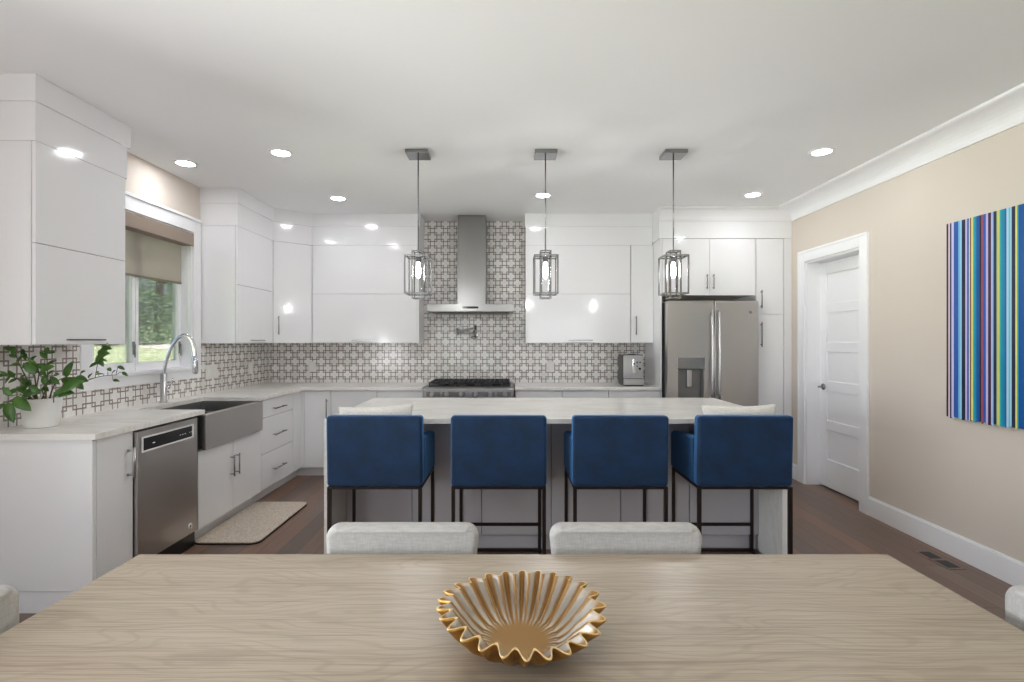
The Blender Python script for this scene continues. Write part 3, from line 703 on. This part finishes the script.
def make_pillow(name, label, loc, w_, h_, rot):
    mb = MB(); n_ = 18; grid = {}
    for side in (1, -1):
        for i in range(n_+1):
            for j in range(n_+1):
                u_, v_ = -1+2*i/n_, -1+2*j/n_
                edge = i in (0, n_) or j in (0, n_)
                pin = 1 - .09*(1-u_*u_)*(abs(v_)**3) if True else 1
                px = u_*w_/2*(1-.08*(1-v_*v_)*abs(u_)**2); py = v_*h_/2*(1-.10*(1-u_*u_)*abs(v_)**2)
                th = .062*((1-abs(u_)**2.6)*(1-abs(v_)**2.6))**.55 + .004*math.sin(7*u_+3*v_)*(1-u_*u_)*(1-v_*v_)
                key = (i, j, 0 if edge else side)
                if key not in grid: grid[key] = mb.bm.verts.new((px, side*th if not edge else 0, py))
    for side in (1, -1):
        for i in range(n_):
            for j in range(n_):
                q_ = []
                for a_, b_ in ((i, j), (i+1, j), (i+1, j+1), (i, j+1)):
                    e_ = a_ in (0, n_) or b_ in (0, n_); q_.append(grid[(a_, b_, 0 if e_ else side)])
                f = mb.bm.faces.new(q_ if side == 1 else q_[::-1]); f.smooth = True
    o = mb.build(name, 'cushion', subsurf=1); o.location = loc; o.rotation_euler = rot
    return tag(o, label, 'cushion', 'cream cushions on the blue stools')
make_pillow('throw_pillow', 'cream cushion leaning on the back of the leftmost blue stool', (-.768-.03, 3.095, .843), .47, .34, (math.radians(-14), math.radians(-2.5), math.radians(3)))
make_pillow('throw_pillow', 'cream cushion leaning on the back of the rightmost blue stool', (1.333+.045, 3.095, .846), .46, .34, (math.radians(-14), math.radians(-1.5), math.radians(-4)))

# ------------------------------------------------------------------ dining table and chairs
TX0, TX1, TY0, TY1 = -1.087, 1.107, .42, 1.525
c = thing('dining_table', 'pale greige oak dining table in the foreground', 'table', (.01, .97, 0))
bx(TX0, TX1, TY0, TY1, .722, .76).build('tabletop', 'oak', c, bevel=.002)
for xx in (TX0+.16, TX1-.24):
    for yy in (TY0+.14, TY1-.22): bx(xx, xx+.08, yy, yy+.08, 0, .722).build('leg', 'oak', c, bevel=.003)
MB().box(TX0+.18, TX1-.18, TY1-.19, TY1-.17, .64, .722).box(TX0+.18, TX1-.18, TY0+.17, TY0+.19, .64, .722).build('apron', 'oak', c)
def make_chair():
    t = thing('dining_chair', '', 'chair', (0, 0, 0), 'light upholstered chairs around the dining table')
    # back at +y, sitter faces -y
    W = .233
    poly = []
    for cx, cz, a0 in ((W-.036, .784, 0), (-W+.036, .784, PI/2)):
        for i in range(7): a = a0+i/6*PI/2; poly.append((cx+.036*math.cos(a), cz+.036*math.sin(a)))
    poly = [(W-.025, .5), ] + poly + [(-W+.025, .5)]
    mb = MB(); n_ = len(poly)
    mb.prism(poly, -.027, .027, 'y')
    for v_ in mb.bm.verts: v_.co.y += .232 + .10*(v_.co.z-.48) - 1.0*(v_.co.x**2)*.35 ; 
    mb.build('backrest', 'linen', t, bevel=.02, seg=4)
    MB().prism(rbox_poly(-.235, .235, -.25, .235, .05), .40, .49).build('seat', 'linen', t, bevel=.025, seg=4)
    for s in (-1, 1):
        MB().tube([(s*.19, -.2, .4), (s*.2, -.215, 0)], [.02, .013], 10).build('leg', 'oak', t)
        MB().tube([(s*.19, .2, .4), (s*.2, .225, 0)], [.02, .013], 10).build('leg', 'oak', t)
    return t
ch = make_chair(); ch.location = (-.33, 1.36, 0); ch['label'] = 'light fabric dining chair across the table on the left, before the stools'
dup(ch, (.355, 1.36, 0), label='light fabric dining chair across the table on the right, before the stools')
dup(ch, (-.935, 1.0, 0), PI/2, 'light fabric dining chair at the left end of the table')
dup(ch, (.945, 1.0, 0), -PI/2, 'light fabric dining chair at the right end of the table')

# fluted bowl
BX, BY, BZ = .019, 1.066, .76
NF = 25
def bowl():
    mb = MB(); seg = NF*14; rows = 15
    prof = []
    for i in range(rows+1):
        t = i/rows
        r = .056+.100*t**.82; z = .008+.076*t**1.35
        prof.append((r, z, t))
    def ring(r, z, t, off_):
        out = []
        for k in range(seg):
            a = 2*PI*k/seg
            wv_ = math.cos(NF*a); sh = math.copysign(abs(wv_)**.95, wv_)
            amp = .0135*min(1, t*1.5)
            lob = 1+.035*math.cos(2*a+.6)*t+.03*math.sin(3*a+1.1)*t
            rr = (r+amp*sh)*lob + off_
            zz = z + t*t*(-.002*sh + .009*math.sin(a*2+.4)+.006*math.sin(a-.3)) + (0 if off_ == 0 else -.0)
            out.append(mb.bm.verts.new((rr*math.cos(a), rr*math.sin(a), zz)))
        return out
    th = .0045
    inner = [ring(r-th, z+(.004 if t < .2 else .001), t, 0) for r, z, t in prof]
    outer = [ring(r+th*.3, z-(.004 if t < .2 else 0), t, 0) for r, z, t in prof]
    def strip(A_, B_, mi):
        for k in range(seg):
            f = mb.bm.faces.new((A_[k], A_[(k+1) % seg], B_[(k+1) % seg], B_[k])); f.material_index = mi; f.smooth = True
    for a_, b_ in zip(inner, inner[1:]): strip(a_, b_, 0)
    for a_, b_ in zip(outer, outer[1:]): strip(a_, b_, 1)
    strip(inner[-1], outer[-1], 2)
    cI = mb.bm.verts.new((0, 0, .009)); cO = mb.bm.verts.new((0, 0, .0015))
    for k in range(seg):
        f = mb.bm.faces.new((inner[0][k], inner[0][(k+1) % seg], cI)); f.material_index = 0; f.smooth = True
        f = mb.bm.faces.new((outer[0][k], outer[0][(k+1) % seg], cO)); f.material_index = 1; f.smooth = True
    zmin = min(v_.co.z for v_ in mb.bm.verts)
    for v_ in mb.bm.verts: v_.co.z -= zmin
    return mb
m = M['bowl_in'] = mat('silvered_flutes', srgb(200, 190, 175), .4, .3); n = NT(m)
tc = n.n('ShaderNodeTexCoord'); sp = n.n('ShaderNodeSeparateXYZ', {0: tc.outputs['Object']})
ang = n.m('ARCTAN2', sp.outputs[1], sp.outputs[0]); wav = n.m('COSINE', n.m('MULTIPLY', ang, NF))
rad = n.m('SQRT', n.m('ADD', n.m('POWER', sp.outputs[0], 2), n.m('POWER', sp.outputs[1], 2)))
nz = n.noise(tc.outputs['Object'], 40, 4, .6)
fl = n.ramp(n.m('MULTIPLY_ADD', n.m('ADD', wav, n.m('MULTIPLY', nz, .5)), .5, .4), [(.1, srgb(168, 128, 74)), (.22, srgb(204, 196, 184)), (.62, srgb(212, 206, 196)), (.84, srgb(170, 132, 76)), (1, srgb(150, 104, 44))])
rn = n.m('MULTIPLY_ADD', nz, .03, rad)
core = n.ramp(n.m('MULTIPLY', rn, 5), [(.36, (0, 0, 0, 1)), (.46, (1, 1, 1, 1))]); lip = n.ramp(n.m('MULTIPLY', rn, 5), [(.80, (0, 0, 0, 1)), (.92, (1, 1, 1, 1))])
n.color(n.mix(n.m('MULTIPLY', lip, .75), n.mix(core, srgb(178, 140, 88), fl), srgb(176, 130, 66)))
bo = bowl().build('decorative_bowl', ['bowl_in', 'gold', 'pale_gold']); bo.location = (BX, BY, BZ+.0005)
tag(bo, 'fluted gold bowl with silvered inside on the oak table', 'bowl')

# ------------------------------------------------------------------ pendants
def make_pendant():
    t = thing('pendant_light', '', 'pendant light', (0, 0, H), 'chrome cage pendants over the island')
    def q4(mb, h, z0, z1, k):
        for sx_ in (-1, 1):
            for sy_ in (-1, 1):
                mb.box(sx_*h, sx_*(h-k), sy_*h, sy_*(h-k), z0, z1)
            for z in (z0, z1-k):
                mb.box(sx_*h, sx_*(h-k), -h+k, h-k, z, z+k); mb.box(-h+k, h-k, sx_*h, sx_*(h-k), z, z+k)
    bx(-.08, .08, -.08, .08, H-.028, H-.001).build('canopy', 'nickel', t, bevel=.003)
    MB().tube([(0, 0, 2.03), (0, 0, H-.028)], .0045, 8).build('stem', 'nickel', t)
    mb = MB(); q4(mb, .086, 1.718, 1.995, .010); mb.build('outer_cage', 'nickel', t)
    mb = MB(); k = .009
    for (hx, hy) in ((.04, .085),):
        for sy_ in (-1, 1):
            for sx_ in (-1, 1): mb.box(sx_*hx, sx_*(hx-k), sy_*(.0495), sy_*(.042), 1.688, 2.032)
            mb.box(-hx+k, hx-k, sy_*.0495, sy_*.042, 1.688, 1.688+k); mb.box(-hx+k, hx-k, sy_*.0495, sy_*.042, 2.032-k, 2.032)
        for z in (1.688, 2.032-k):
            for sx_ in (-1, 1): mb.box(sx_*hx, sx_*(hx-k), -.042, .042, z, z+k)
        mb.box(-.004, .004, -.042, .042, 2.032-k, 2.032).box(-.085, .085, -.004, .004, 1.987, 1.995)
    mb.build('inner_cage', 'nickel', t)
    MB().lathe(0, 0, [(.0, 1.945), (.018, 1.945), (.02, 1.96), (.018, 1.987), (0, 1.987)], 20).build('socket', 'nickel', t)
    g = MB(); sg = 24
    for ra, ia in ((.034, 0),):
        a_ = [g.bm.verts.new((ra*math.cos(2*PI*k_/sg), ra*math.sin(2*PI*k_/sg), 1.735)) for k_ in range(sg)]
        b_ = [g.bm.verts.new((ra*math.cos(2*PI*k_/sg), ra*math.sin(2*PI*k_/sg), 1.968)) for k_ in range(sg)]
        for k_ in range(sg): g.bm.faces.new((a_[k_], a_[(k_+1) % sg], b_[(k_+1) % sg], b_[k_])).smooth = True
    g.build('glass_shade', 'clear_glass', t)
    MB().lathe(0, 0, [(.002, 1.838), (.011, 1.848), (.0175, 1.873), (.0165, 1.9), (.011, 1.925), (.010, 1.945)], 18).build('bulb', 'bulb', t)
    return t
pd = make_pendant()
for i, (px, l) in enumerate(((-.66, 'chrome cage pendant light at the left, before the range hood'), (.255, 'chrome cage pendant light in the middle of the three'), (1.175, 'chrome cage pendant light at the right, before the fridge cabinet'))):
    if i == 0: pd.location = (px, 3.74, H); pd['label'] = l
    else: dup(pd, (px, 3.74, H), label=l)

# recessed downlights
def make_down():
    t = thing('recessed_light', '', 'ceiling light', (0, 0, H), 'round recessed downlights in the ceiling')
    mb = MB(); sg = 36
    for k in range(sg):
        a0, a1 = 2*PI*k/sg, 2*PI*(k+1)/sg
        mb.prism([(.062*math.cos(a0), .062*math.sin(a0)), (.085*math.cos(a0), .085*math.sin(a0)), (.085*math.cos(a1), .085*math.sin(a1)), (.062*math.cos(a1), .062*math.sin(a1))], H-.006, H-.0005)
    bmesh.ops.remove_doubles(mb.bm, verts=mb.bm.verts[:], dist=.0001)
    mb.build('trim_ring', 'trim_white', t)
    MB().lathe(0, 0, [(.0, H-.001), (.062, H-.001), (.062, H-.004), (.0, H-.0042)], 36).build('lens', 'lens', t)
    return t
DL = [(-1.647, 3.74, 'recessed downlight in the ceiling left of the left pendant'), (-2.47, 3.96, 'recessed downlight near the window, above the sink'), (-1.63, 4.93, 'recessed downlight in the ceiling above the back left cabinets'),
      (.306, 4.83, 'recessed downlight behind the stem of the middle pendant'), (2.245, 4.81, 'recessed downlight in the ceiling before the refrigerator cabinet'), (2.23, 3.72, 'recessed downlight nearest the right wall crown, toward the camera'),
      (-1.63, -1.3, 'recessed downlight at the left behind the dining area'), (2.23, -1.3, 'recessed downlight at the right behind the dining area')]  # this pair is added out of view for extra light
dn0 = make_down()
for i, (x, y, l) in enumerate(DL):
    if i == 0: dn0.location = (x, y, H); dn0['label'] = l
    else: dup(dn0, (x, y, H), label=l)

# ------------------------------------------------------------------ small things
# coffee machine
c = thing('coffee_machine', 'silver espresso machine on the counter beside the refrigerator panel', 'coffee machine', (1.285, 5.55, Z1))
k0, k1, ky, kz = 1.178, 1.392, 5.42, Z1+.001
bx(k0, k1, ky+.01, ky+.25, kz+.012, kz+.325).build('body', 'dark_steel', c, bevel=.01, seg=3)
bx(k0+.004, k1-.004, ky, ky+.01, kz+.075, kz+.318).build('front_panel', 'machine_grey', c, bevel=.004)
MB().box(k0+.004, k1-.004, ky-.03, ky+.01, kz+.012, kz+.07).build('drip_tray', 'machine_grey', c, bevel=.004)
MB().box(k0+.01, k1-.01, ky-.028, ky+.24, kz, kz+.012).build('foot', 'black', c)
bx(1.268, 1.302, ky-.035, ky, kz+.13, kz+.285).build('coffee_spout', 'chrome', c, bevel=.006)
MB().tube([(1.285, ky-.036, kz+.23), (1.285, ky-.04, kz+.23)], .01, 14).build('spout_button', 'black', c)
for (kx, kz_, r_) in ((1.325, .245, .008), (1.355, .245, .008), (1.352, .18, .013), (1.325, .205, .006)): MB().tube([(kx, ky, kz+kz_), (kx, ky-.01, kz+kz_)], r_, 14).build('knob', 'black', c)
MB().box(k0+.07, k0+.14, ky+.03, ky+.1, kz+.325, kz+.332).build('bean_lid', 'black', c)
# outlets
def outlet(label, face, a0, a1, z0, z1, gangs=1):
    if face == 'S':
        yy = YB-.01; t = thing('wall_outlet', label, 'outlet', ((a0+a1)/2, yy, z0)); bx(a0, a1, yy-.006, yy, z0, z1).build('cover_plate', 'plate_white', t, bevel=.002)
    else:
        xx = XL+.01; t = thing('wall_outlet', label, 'outlet', (xx, (a0+a1)/2, z0)); bx(xx, xx+.006, a0, a1, z0, z1).build('cover_plate', 'plate_white', t, bevel=.002)
    wd = (a1-a0)/gangs
    for g_ in range(gangs):
        ca = a0+wd*(g_+.5)
        if face == 'S': bx(ca-.017, ca+.017, yy-.009, yy-.006, z0+.025, z1-.025).build('socket', 'ceramic', t, bevel=.001)
        else: bx(xx+.006, xx+.009, ca-.017, ca+.017, z0+.025, z1-.025).build('socket', 'ceramic', t, bevel=.001)
outlet('white outlet plate on the tile between range and coffee machine', 'S', .41, .5, 1.036, 1.158)
outlet('white outlet plate on the back wall tile near the left corner', 'S', -2.28, -2.2, 1.036, 1.158)
outlet('wide white switch plate on the tile just right of the window', 'E', 4.66, 4.84, 1.042, 1.165, 2)
outlet('white outlet plate on the left wall tile near the back corner', 'E', 5.42, 5.52, 1.036, 1.158)
# floor mat
t = thing('floor_mat', 'speckled beige kitchen mat on the floor before the sink', 'mat', (-1.94, 3.98, 0))
MB().prism(rbox_poly(-2.17, -1.71, 3.53, 4.43, .06), .001, .010).build('base_layer', 'black', t)
MB().prism(rbox_poly(-2.167, -1.713, 3.533, 4.427, .058), .010, .018).build('mat_surface', 'mat', t, bevel=.003)
# floor vent
t = thing('floor_vent', 'brown two slot vent flush in the floor by the right wall', 'vent', (2.7, 3.3, 0))
MB().box(2.655, 2.765, 3.15, 3.43, 0, .003).build('frame', 'vent' if 'vent' in M else 'floor', t)
for y0, y1 in ((3.17, 3.275), (3.305, 3.41)): MB().box(2.672, 2.748, y0, y1, .003, .0035).build('slot', 'cast_iron', t)

# striped painting on the right wall
t = thing('striped_painting', 'canvas of vertical blue and multicoloured stripes on the right wall', 'painting', (XR, 2.7, 1.5))
pal = {'navy': (14, 34, 78), 'pink': (226, 204, 220), 'lilac': (190, 182, 226), 'blue': (44, 88, 176), 'sky': (112, 184, 220), 'white': (228, 234, 240), 'brown': (132, 98, 60), 'yellow': (226, 214, 112),
       'teal': (0, 138, 168), 'deep': (0, 82, 158), 'dark': (22, 24, 40), 'red': (160, 74, 74), 'plum': (60, 28, 64), 'lime': (176, 204, 120), 'pale': (170, 214, 226), 'aqua': (40, 168, 178)}
names = list(pal)
for k_, v_ in pal.items(): M['paint_'+k_] = mat('paint_'+k_, srgb(*v_), .35)
seq = [(45, 'dark'), (50, 'pink'), (54, 'navy'), (58, 'lilac'), (62, 'white'), (64, 'blue'), (77, 'sky'), (83, 'pale'), (86, 'navy'), (92, 'dark'), (96, 'lilac'), (101, 'blue'), (106, 'white'), (108, 'brown'), (112, 'yellow'), (117, 'aqua'), (121, 'teal'), (126, 'deep'), (135, 'dark'),
       (139, 'red'), (144, 'blue'), (152, 'lilac'), (158, 'plum'), (166, 'lilac'), (170, 'sky'), (173, 'navy'), (181, 'lime'), (186, 'yellow'), (189, 'aqua'), (194, 'teal'), (203, 'blue'), (208, 'pale'), (214, 'sky'), (218, 'pale'), (222, 'navy'), (229, 'dark'), (232, 'yellow'), (237, 'aqua'), (241, 'deep'), (256, 'teal')]
XP = 2.822
edges = [(520*XP/(930+z/2.72-510), nm) for z, nm in seq]
yy = edges[-1][0]-.02; rr = random.Random(4)
while yy > 2.08: edges.append((yy, rr.choice(names))); yy -= rr.uniform(.012, .05)
edges.append((2.06, 'end'))
mb = MB(); Zt, Zb = 2.14, .89
mb.box(XP+.004, XR-.001, edges[-1][0], edges[0][0], Zb+.01, Zt)
mb.build('canvas', 'paint_navy', t)
mb = MB()
for (ya, nm), (yb, _) in zip(edges, edges[1:]): mb.box(XP, XP+.004, yb, ya, Zb+rr.uniform(0, .013), Zt, names.index(nm))
mb.build('painted_stripes', ['paint_'+k_ for k_ in names], t)

# ------------------------------------------------------------------ potted plant
PX, PY = -2.568, 2.85
t = thing('potted_plant', 'green leafy plant in a white pot at the near end of the left counter', 'plant', (PX, PY, Z1))
MB().lathe(PX, PY, [(0, Z1+.001), (.070, Z1+.001), (.074, Z1+.006), (.09, Z1+.148), (.09, Z1+.158), (.083, Z1+.158), (.081, Z1+.135), (0, Z1+.135)], 40).build('pot', 'ceramic', t)
MB().lathe(PX, PY, [(0, Z1+.1352), (.080, Z1+.1352), (.080, Z1+.142), (0, Z1+.145)], 32).build('soil', 'soil', t)
def at(px, py, D): return Vector(((px-510)*D/520, D, 1.385-(py-341)*D/520))
leafmb = MB(); stemmb = MB()
def leaf_mesh(mb, base, dirv, L, Wd, nrm):
    d_ = dirv.normalized(); s_ = d_.cross(nrm).normalized(); n__ = s_.cross(d_).normalized()
    N_ = 8; L_, R__, C_ = [], [], []
    for i in range(N_+1):
        t_ = i/N_; w2 = Wd/2*(math.sin(PI*min(1, t_**.8))**.8 if 0 < t_ < 1 else 0)
        c_ = base + d_*L*t_ - n__*.18*L*t_*t_
        C_.append(mb.bm.verts.new(c_))
        L_.append(mb.bm.verts.new(c_+s_*w2+n__*w2*.25)); R__.append(mb.bm.verts.new(c_-s_*w2+n__*w2*.25))
    for i in range(N_):
        for q_ in ((C_[i], C_[i+1], L_[i+1], L_[i]), (C_[i], R__[i], R__[i+1], C_[i+1])):
            f = mb.bm.faces.new(q_); f.smooth = True
def clampv(v_):
    v_.x = max(XL+.025, v_.x)
    if v_.y > 2.62 and v_.x < -2.38: v_.z = min(v_.z, UB-.012)
    return v_
rp = random.Random(11)
soilz = Z1+.14
# (pixel x, pixel y, depth of tip, sag, leaves [(t, side, len)])
stems = [((14, 347), 2.80, .02, 7, .055), ((24, 349), 2.88, .015, 6, .05), ((50, 346), 2.84, -.02, 6, .05), ((36, 366), 2.74, .04, 6, .06), ((5, 376), 2.74, .04, 6, .05),
         ((72, 378), 2.80, .05, 4, .085), ((16, 388), 2.72, .05, 3, .075), ((52, 376), 2.72, .03, 4, .06), ((46, 384), 2.74, .02, 3, .06), ((28, 384), 2.76, .02, 4, .055)]
for (tip, D_, sag, nl, ll) in stems:
    T_ = clampv(at(*tip, D_)); B_ = Vector((PX+(T_.x-PX)*.25+rp.uniform(-.012, .012), PY+(T_.y-PY)*.3, soilz))
    pts = []
    for i in range(11):
        q_ = i/10; p_ = B_.lerp(T_, q_); p_.z += sag*math.sin(PI*q_); p_.x += .012*math.sin(q_*5+tip[0]); pts.append(clampv(p_))
    stemmb.tube(pts, [.0042-.0026*i/10 for i in range(11)], 6)
    for i in range(nl):
        q_ = .45+.55*(i+1)/nl; k = min(9, int(q_*10)); p_ = pts[k].lerp(pts[k+1], q_*10-k) if k < 10 else pts[10]
        tan = (pts[min(10, k+1)]-pts[max(0, k-1)]).normalized(); side = tan.cross(Vector((0, 1, 0))).normalized()*(1 if i % 2 else -1)
        dr = (tan*rp.uniform(.2, .7)+side*rp.uniform(.5, 1)+Vector((0, rp.uniform(-.5, .2), rp.uniform(-.1, .2))))
        if i == nl-1: dr = tan+Vector((0, -.1, 0))
        L_ = ll*rp.uniform(.8, 1.2)
        e_ = p_+dr.normalized()*L_
        if e_.z > UB-.01 or e_.x < XL+.02: dr = Vector((abs(dr.x)*.8+.1, -.5, -abs(dr.z)-.1))
        leaf_mesh(leafmb, p_, dr, L_, L_*.5, Vector((.1, -.7, .6)))
# long arm reaching toward the window
T_ = at(116, 374, 3.05); B_ = Vector((PX+.05, PY+.03, soilz)); pts = []
for i in range(15):
    q_ = i/14; p_ = B_.lerp(T_, q_); p_.z += .045*math.sin(PI*q_*.9)-.02*q_; pts.append(p_)
stemmb.tube(pts, [.004-.0025*i/14 for i in range(15)], 6)
for i, (px, py, L_) in enumerate(((74, 380, .07), (80, 374, .05), (88, 378, .035), (96, 372, .035), (104, 374, .05), (108, 368, .045), (112, 374, .045), (113, 380, .04), (122, 372, .04), (118, 366, .045))):
    p_ = at(px, py, 2.92+.012*i); dr = Vector((rp.uniform(-.3, 1), rp.uniform(-.6, .1), rp.uniform(-.6, .8)))
    near_ = min(pts, key=lambda v__: (v__-p_).length); stemmb.tube([near_, near_.lerp(p_, .5)+Vector((0, 0, .004)), p_], .0014, 5); leaf_mesh(leafmb, p_, dr, L_, L_*.48, Vector((.1, -.7, .6)))
# branch of small leaves lit by the window
b0 = pts[9]; T_ = at(102, 347, 3.12)
br_ = [b0.lerp(T_, i/8)+Vector((0, 0, .02*math.sin(PI*i/8))) for i in range(9)]; stemmb.tube(br_, .002, 5)
for i in range(16):
    p_ = br_[3+i % 6]; dr = Vector((rp.uniform(-.8, 1), rp.uniform(-.6, .3), rp.uniform(-.8, .5))); L_ = rp.uniform(.04, .06)
    leaf_mesh(leafmb, p_, dr, L_, L_*.5, Vector((.1, -.7, .6)))
# broad low leaves hanging over the pot at the left
for (a_, b_, Lw) in (((12, 396), (3, 388), 0), ((14, 398), (27, 408), 0), ((8, 402), (11, 420), 0), ((6, 404), (-6, 410), 0), ((60, 392), (77, 381), 0), ((54, 396), (62, 389), 0), ((58, 394), (70, 392), 0), ((22, 396), (36, 390), 0), ((40, 394), (30, 386), 0), ((36, 374), (24, 364), 0), ((40, 372), (50, 366), 0)):
    p_, e_ = at(*a_, 2.68), at(*b_, 2.66); leaf_mesh(leafmb, p_, e_-p_, (e_-p_).length*1.15, (e_-p_).length*.55, Vector((.1, -.8, .5)))
for (a_) in ((12, 396), (14, 398), (8, 402), (58, 393), (22, 396)):
    p_ = at(*a_, 2.68); q0 = Vector((PX+(p_.x-PX)*.5, PY-.06, soilz)); stemmb.tube([q0, (q0+p_)/2+Vector((0, -.01, .03)), p_], .0025, 6)
fo = leafmb.build('foliage', 'leaf', t)
sm = fo.modifiers.new('solid', 'SOLIDIFY'); sm.thickness = .0008
stemmb.build('stems', 'stem', t)

# ------------------------------------------------------------------ outdoors
g = MB()
yr = [(-40, -.12), (2, -.12), (6, .5), (10, .98), (15, 1.27), (60, 2.7)]
vsr = []
for x_ in (-60, -3.0):
    vsr.append([g.bm.verts.new((x_, y_, z_ if x_ < -3.5 else z_-.0)) for y_, z_ in yr])
for i in range(len(yr)-1): g.bm.faces.new((vsr[0][i], vsr[1][i], vsr[1][i+1], vsr[0][i+1]))
lawn = g.build('lawn', 'grass'); tag(lawn, 'green lawn rising outside the window', 'lawn', kind='structure')
bmd = lawn
tag(bx(-6.2, -2.9, -3.5, 2.3, -.119, -.06).build('patio', 'concrete'), 'pale concrete patio outside the left wall', 'patio', kind='structure')
g = MB()   # pale drive crossing the lawn
def gz(y): 
    for (a_, za), (b_, zb_) in zip(yr, yr[1:]):
        if a_ <= y <= b_: return za+(zb_-za)*(y-a_)/(b_-a_)
    return 0
rows_ = [(-40, 21.0), (-20, 19), (-12, 15.2), (-8.5, 13), (-5, 11.4), (-3.1, 11)]
L1 = [g.bm.verts.new((x_, y_, gz(y_)+.012)) for x_, y_ in rows_]; L2 = [g.bm.verts.new((x_, y_+3.2, gz(y_+3.2)+.03)) for x_, y_ in rows_]
for i in range(len(rows_)-1): g.bm.faces.new((L1[i], L1[i+1], L2[i+1], L2[i]))
tag(g.build('driveway', 'concrete'), 'pale driveway seen through the kitchen window', 'driveway', kind='structure')
def tree(label, x, y, h, r, m_, seed, cz=.55, nleaf=5200):
    rt = random.Random(seed); z0 = gz(y)
    t = thing('tree', label, 'tree', (x, y, z0), 'trees outside the kitchen window')
    tr_ = MB().tube([(x, y, z0-.1), (x+.1, y, z0+h*.3), (x-.05, y+.05, z0+h*.6)], [.16, .12, .06], 10)
    for i in range(6):
        a = i*1.05; tr_.tube([(x+.05, y, z0+h*(.25+.05*i)), (x+r*.5*math.cos(a), y+r*.5*math.sin(a), z0+h*(.42+.06*i))], [.06, .02], 6)
    tr_.build('trunk', 'bark', t)
    lm = MB(); blobs = [(rt.gauss(0, r*.42), rt.gauss(0, r*.42), h*cz+rt.uniform(-.42, .42)*h, r*rt.uniform(.3, .5)) for _ in range(26)]
    for i in range(nleaf):
        bx_, by_, bz_, br__ = blobs[i % 26]
        v_ = Vector((rt.gauss(0, 1), rt.gauss(0, 1), rt.gauss(0, 1))).normalized()*br__*rt.uniform(.7, 1.05)
        p_ = Vector((x+bx_, y+by_, z0+max(.15, bz_+v_.z)))+Vector((v_.x, v_.y, 0)); s_ = rt.uniform(.05, .12)
        a_ = Vector((rt.uniform(-1, 1), rt.uniform(-1, 1), rt.uniform(-.6, .6))).normalized(); b_ = a_.orthogonal().normalized()
        vv = [lm.bm.verts.new(p_+a_*s_), lm.bm.verts.new(p_+b_*s_*.5), lm.bm.verts.new(p_-a_*s_), lm.bm.verts.new(p_-b_*s_*.5)]
        lm.bm.faces.new(vv)
    lm.build('foliage', m_, t)
tree('light green leafy tree seen through the right pane of the kitchen window', -12.6, 18.6, 7.5, 2.3, 'tree_a', 1, nleaf=9000)
tree('dark green tree at the left, seen through the left pane of the kitchen window', -18.4, 21.0, 8.5, 2.0, 'tree_b', 2)
tree('dark green tree behind the light one beyond the window', -15.6, 24.0, 9.0, 3.0, 'tree_b', 3, nleaf=9000)
for i, (x_, y_) in enumerate(((-14.9, 18.6), (-11.2, 15.6), (-8.3, 16.0))):
    rt = random.Random(30+i); lm = MB()
    for j in range(2600):
        v_ = Vector((rt.gauss(0, 1), rt.gauss(0, 1), abs(rt.gauss(0, 1)))).normalized()*rt.uniform(.85, 1.0)
        p_ = Vector((v_.x*1.4, v_.y*1.1, v_.z*1.7+.02)); s_ = rt.uniform(.05, .1)
        a_ = Vector((rt.uniform(-1, 1), rt.uniform(-1, 1), rt.uniform(-.6, .6))).normalized(); b_ = a_.orthogonal().normalized()
        lm.bm.faces.new([lm.bm.verts.new(p_+a_*s_), lm.bm.verts.new(p_+b_*s_*.5), lm.bm.verts.new(p_-a_*s_), lm.bm.verts.new(p_-b_*s_*.5)])
    o = lm.build('shrub', 'tree_b' if i % 2 else 'tree_a'); o.location = (x_, y_, gz(y_)-.03)
    tag(o, 'rounded shrub in the planting beyond the driveway', 'shrub', 'shrubs beyond the driveway')
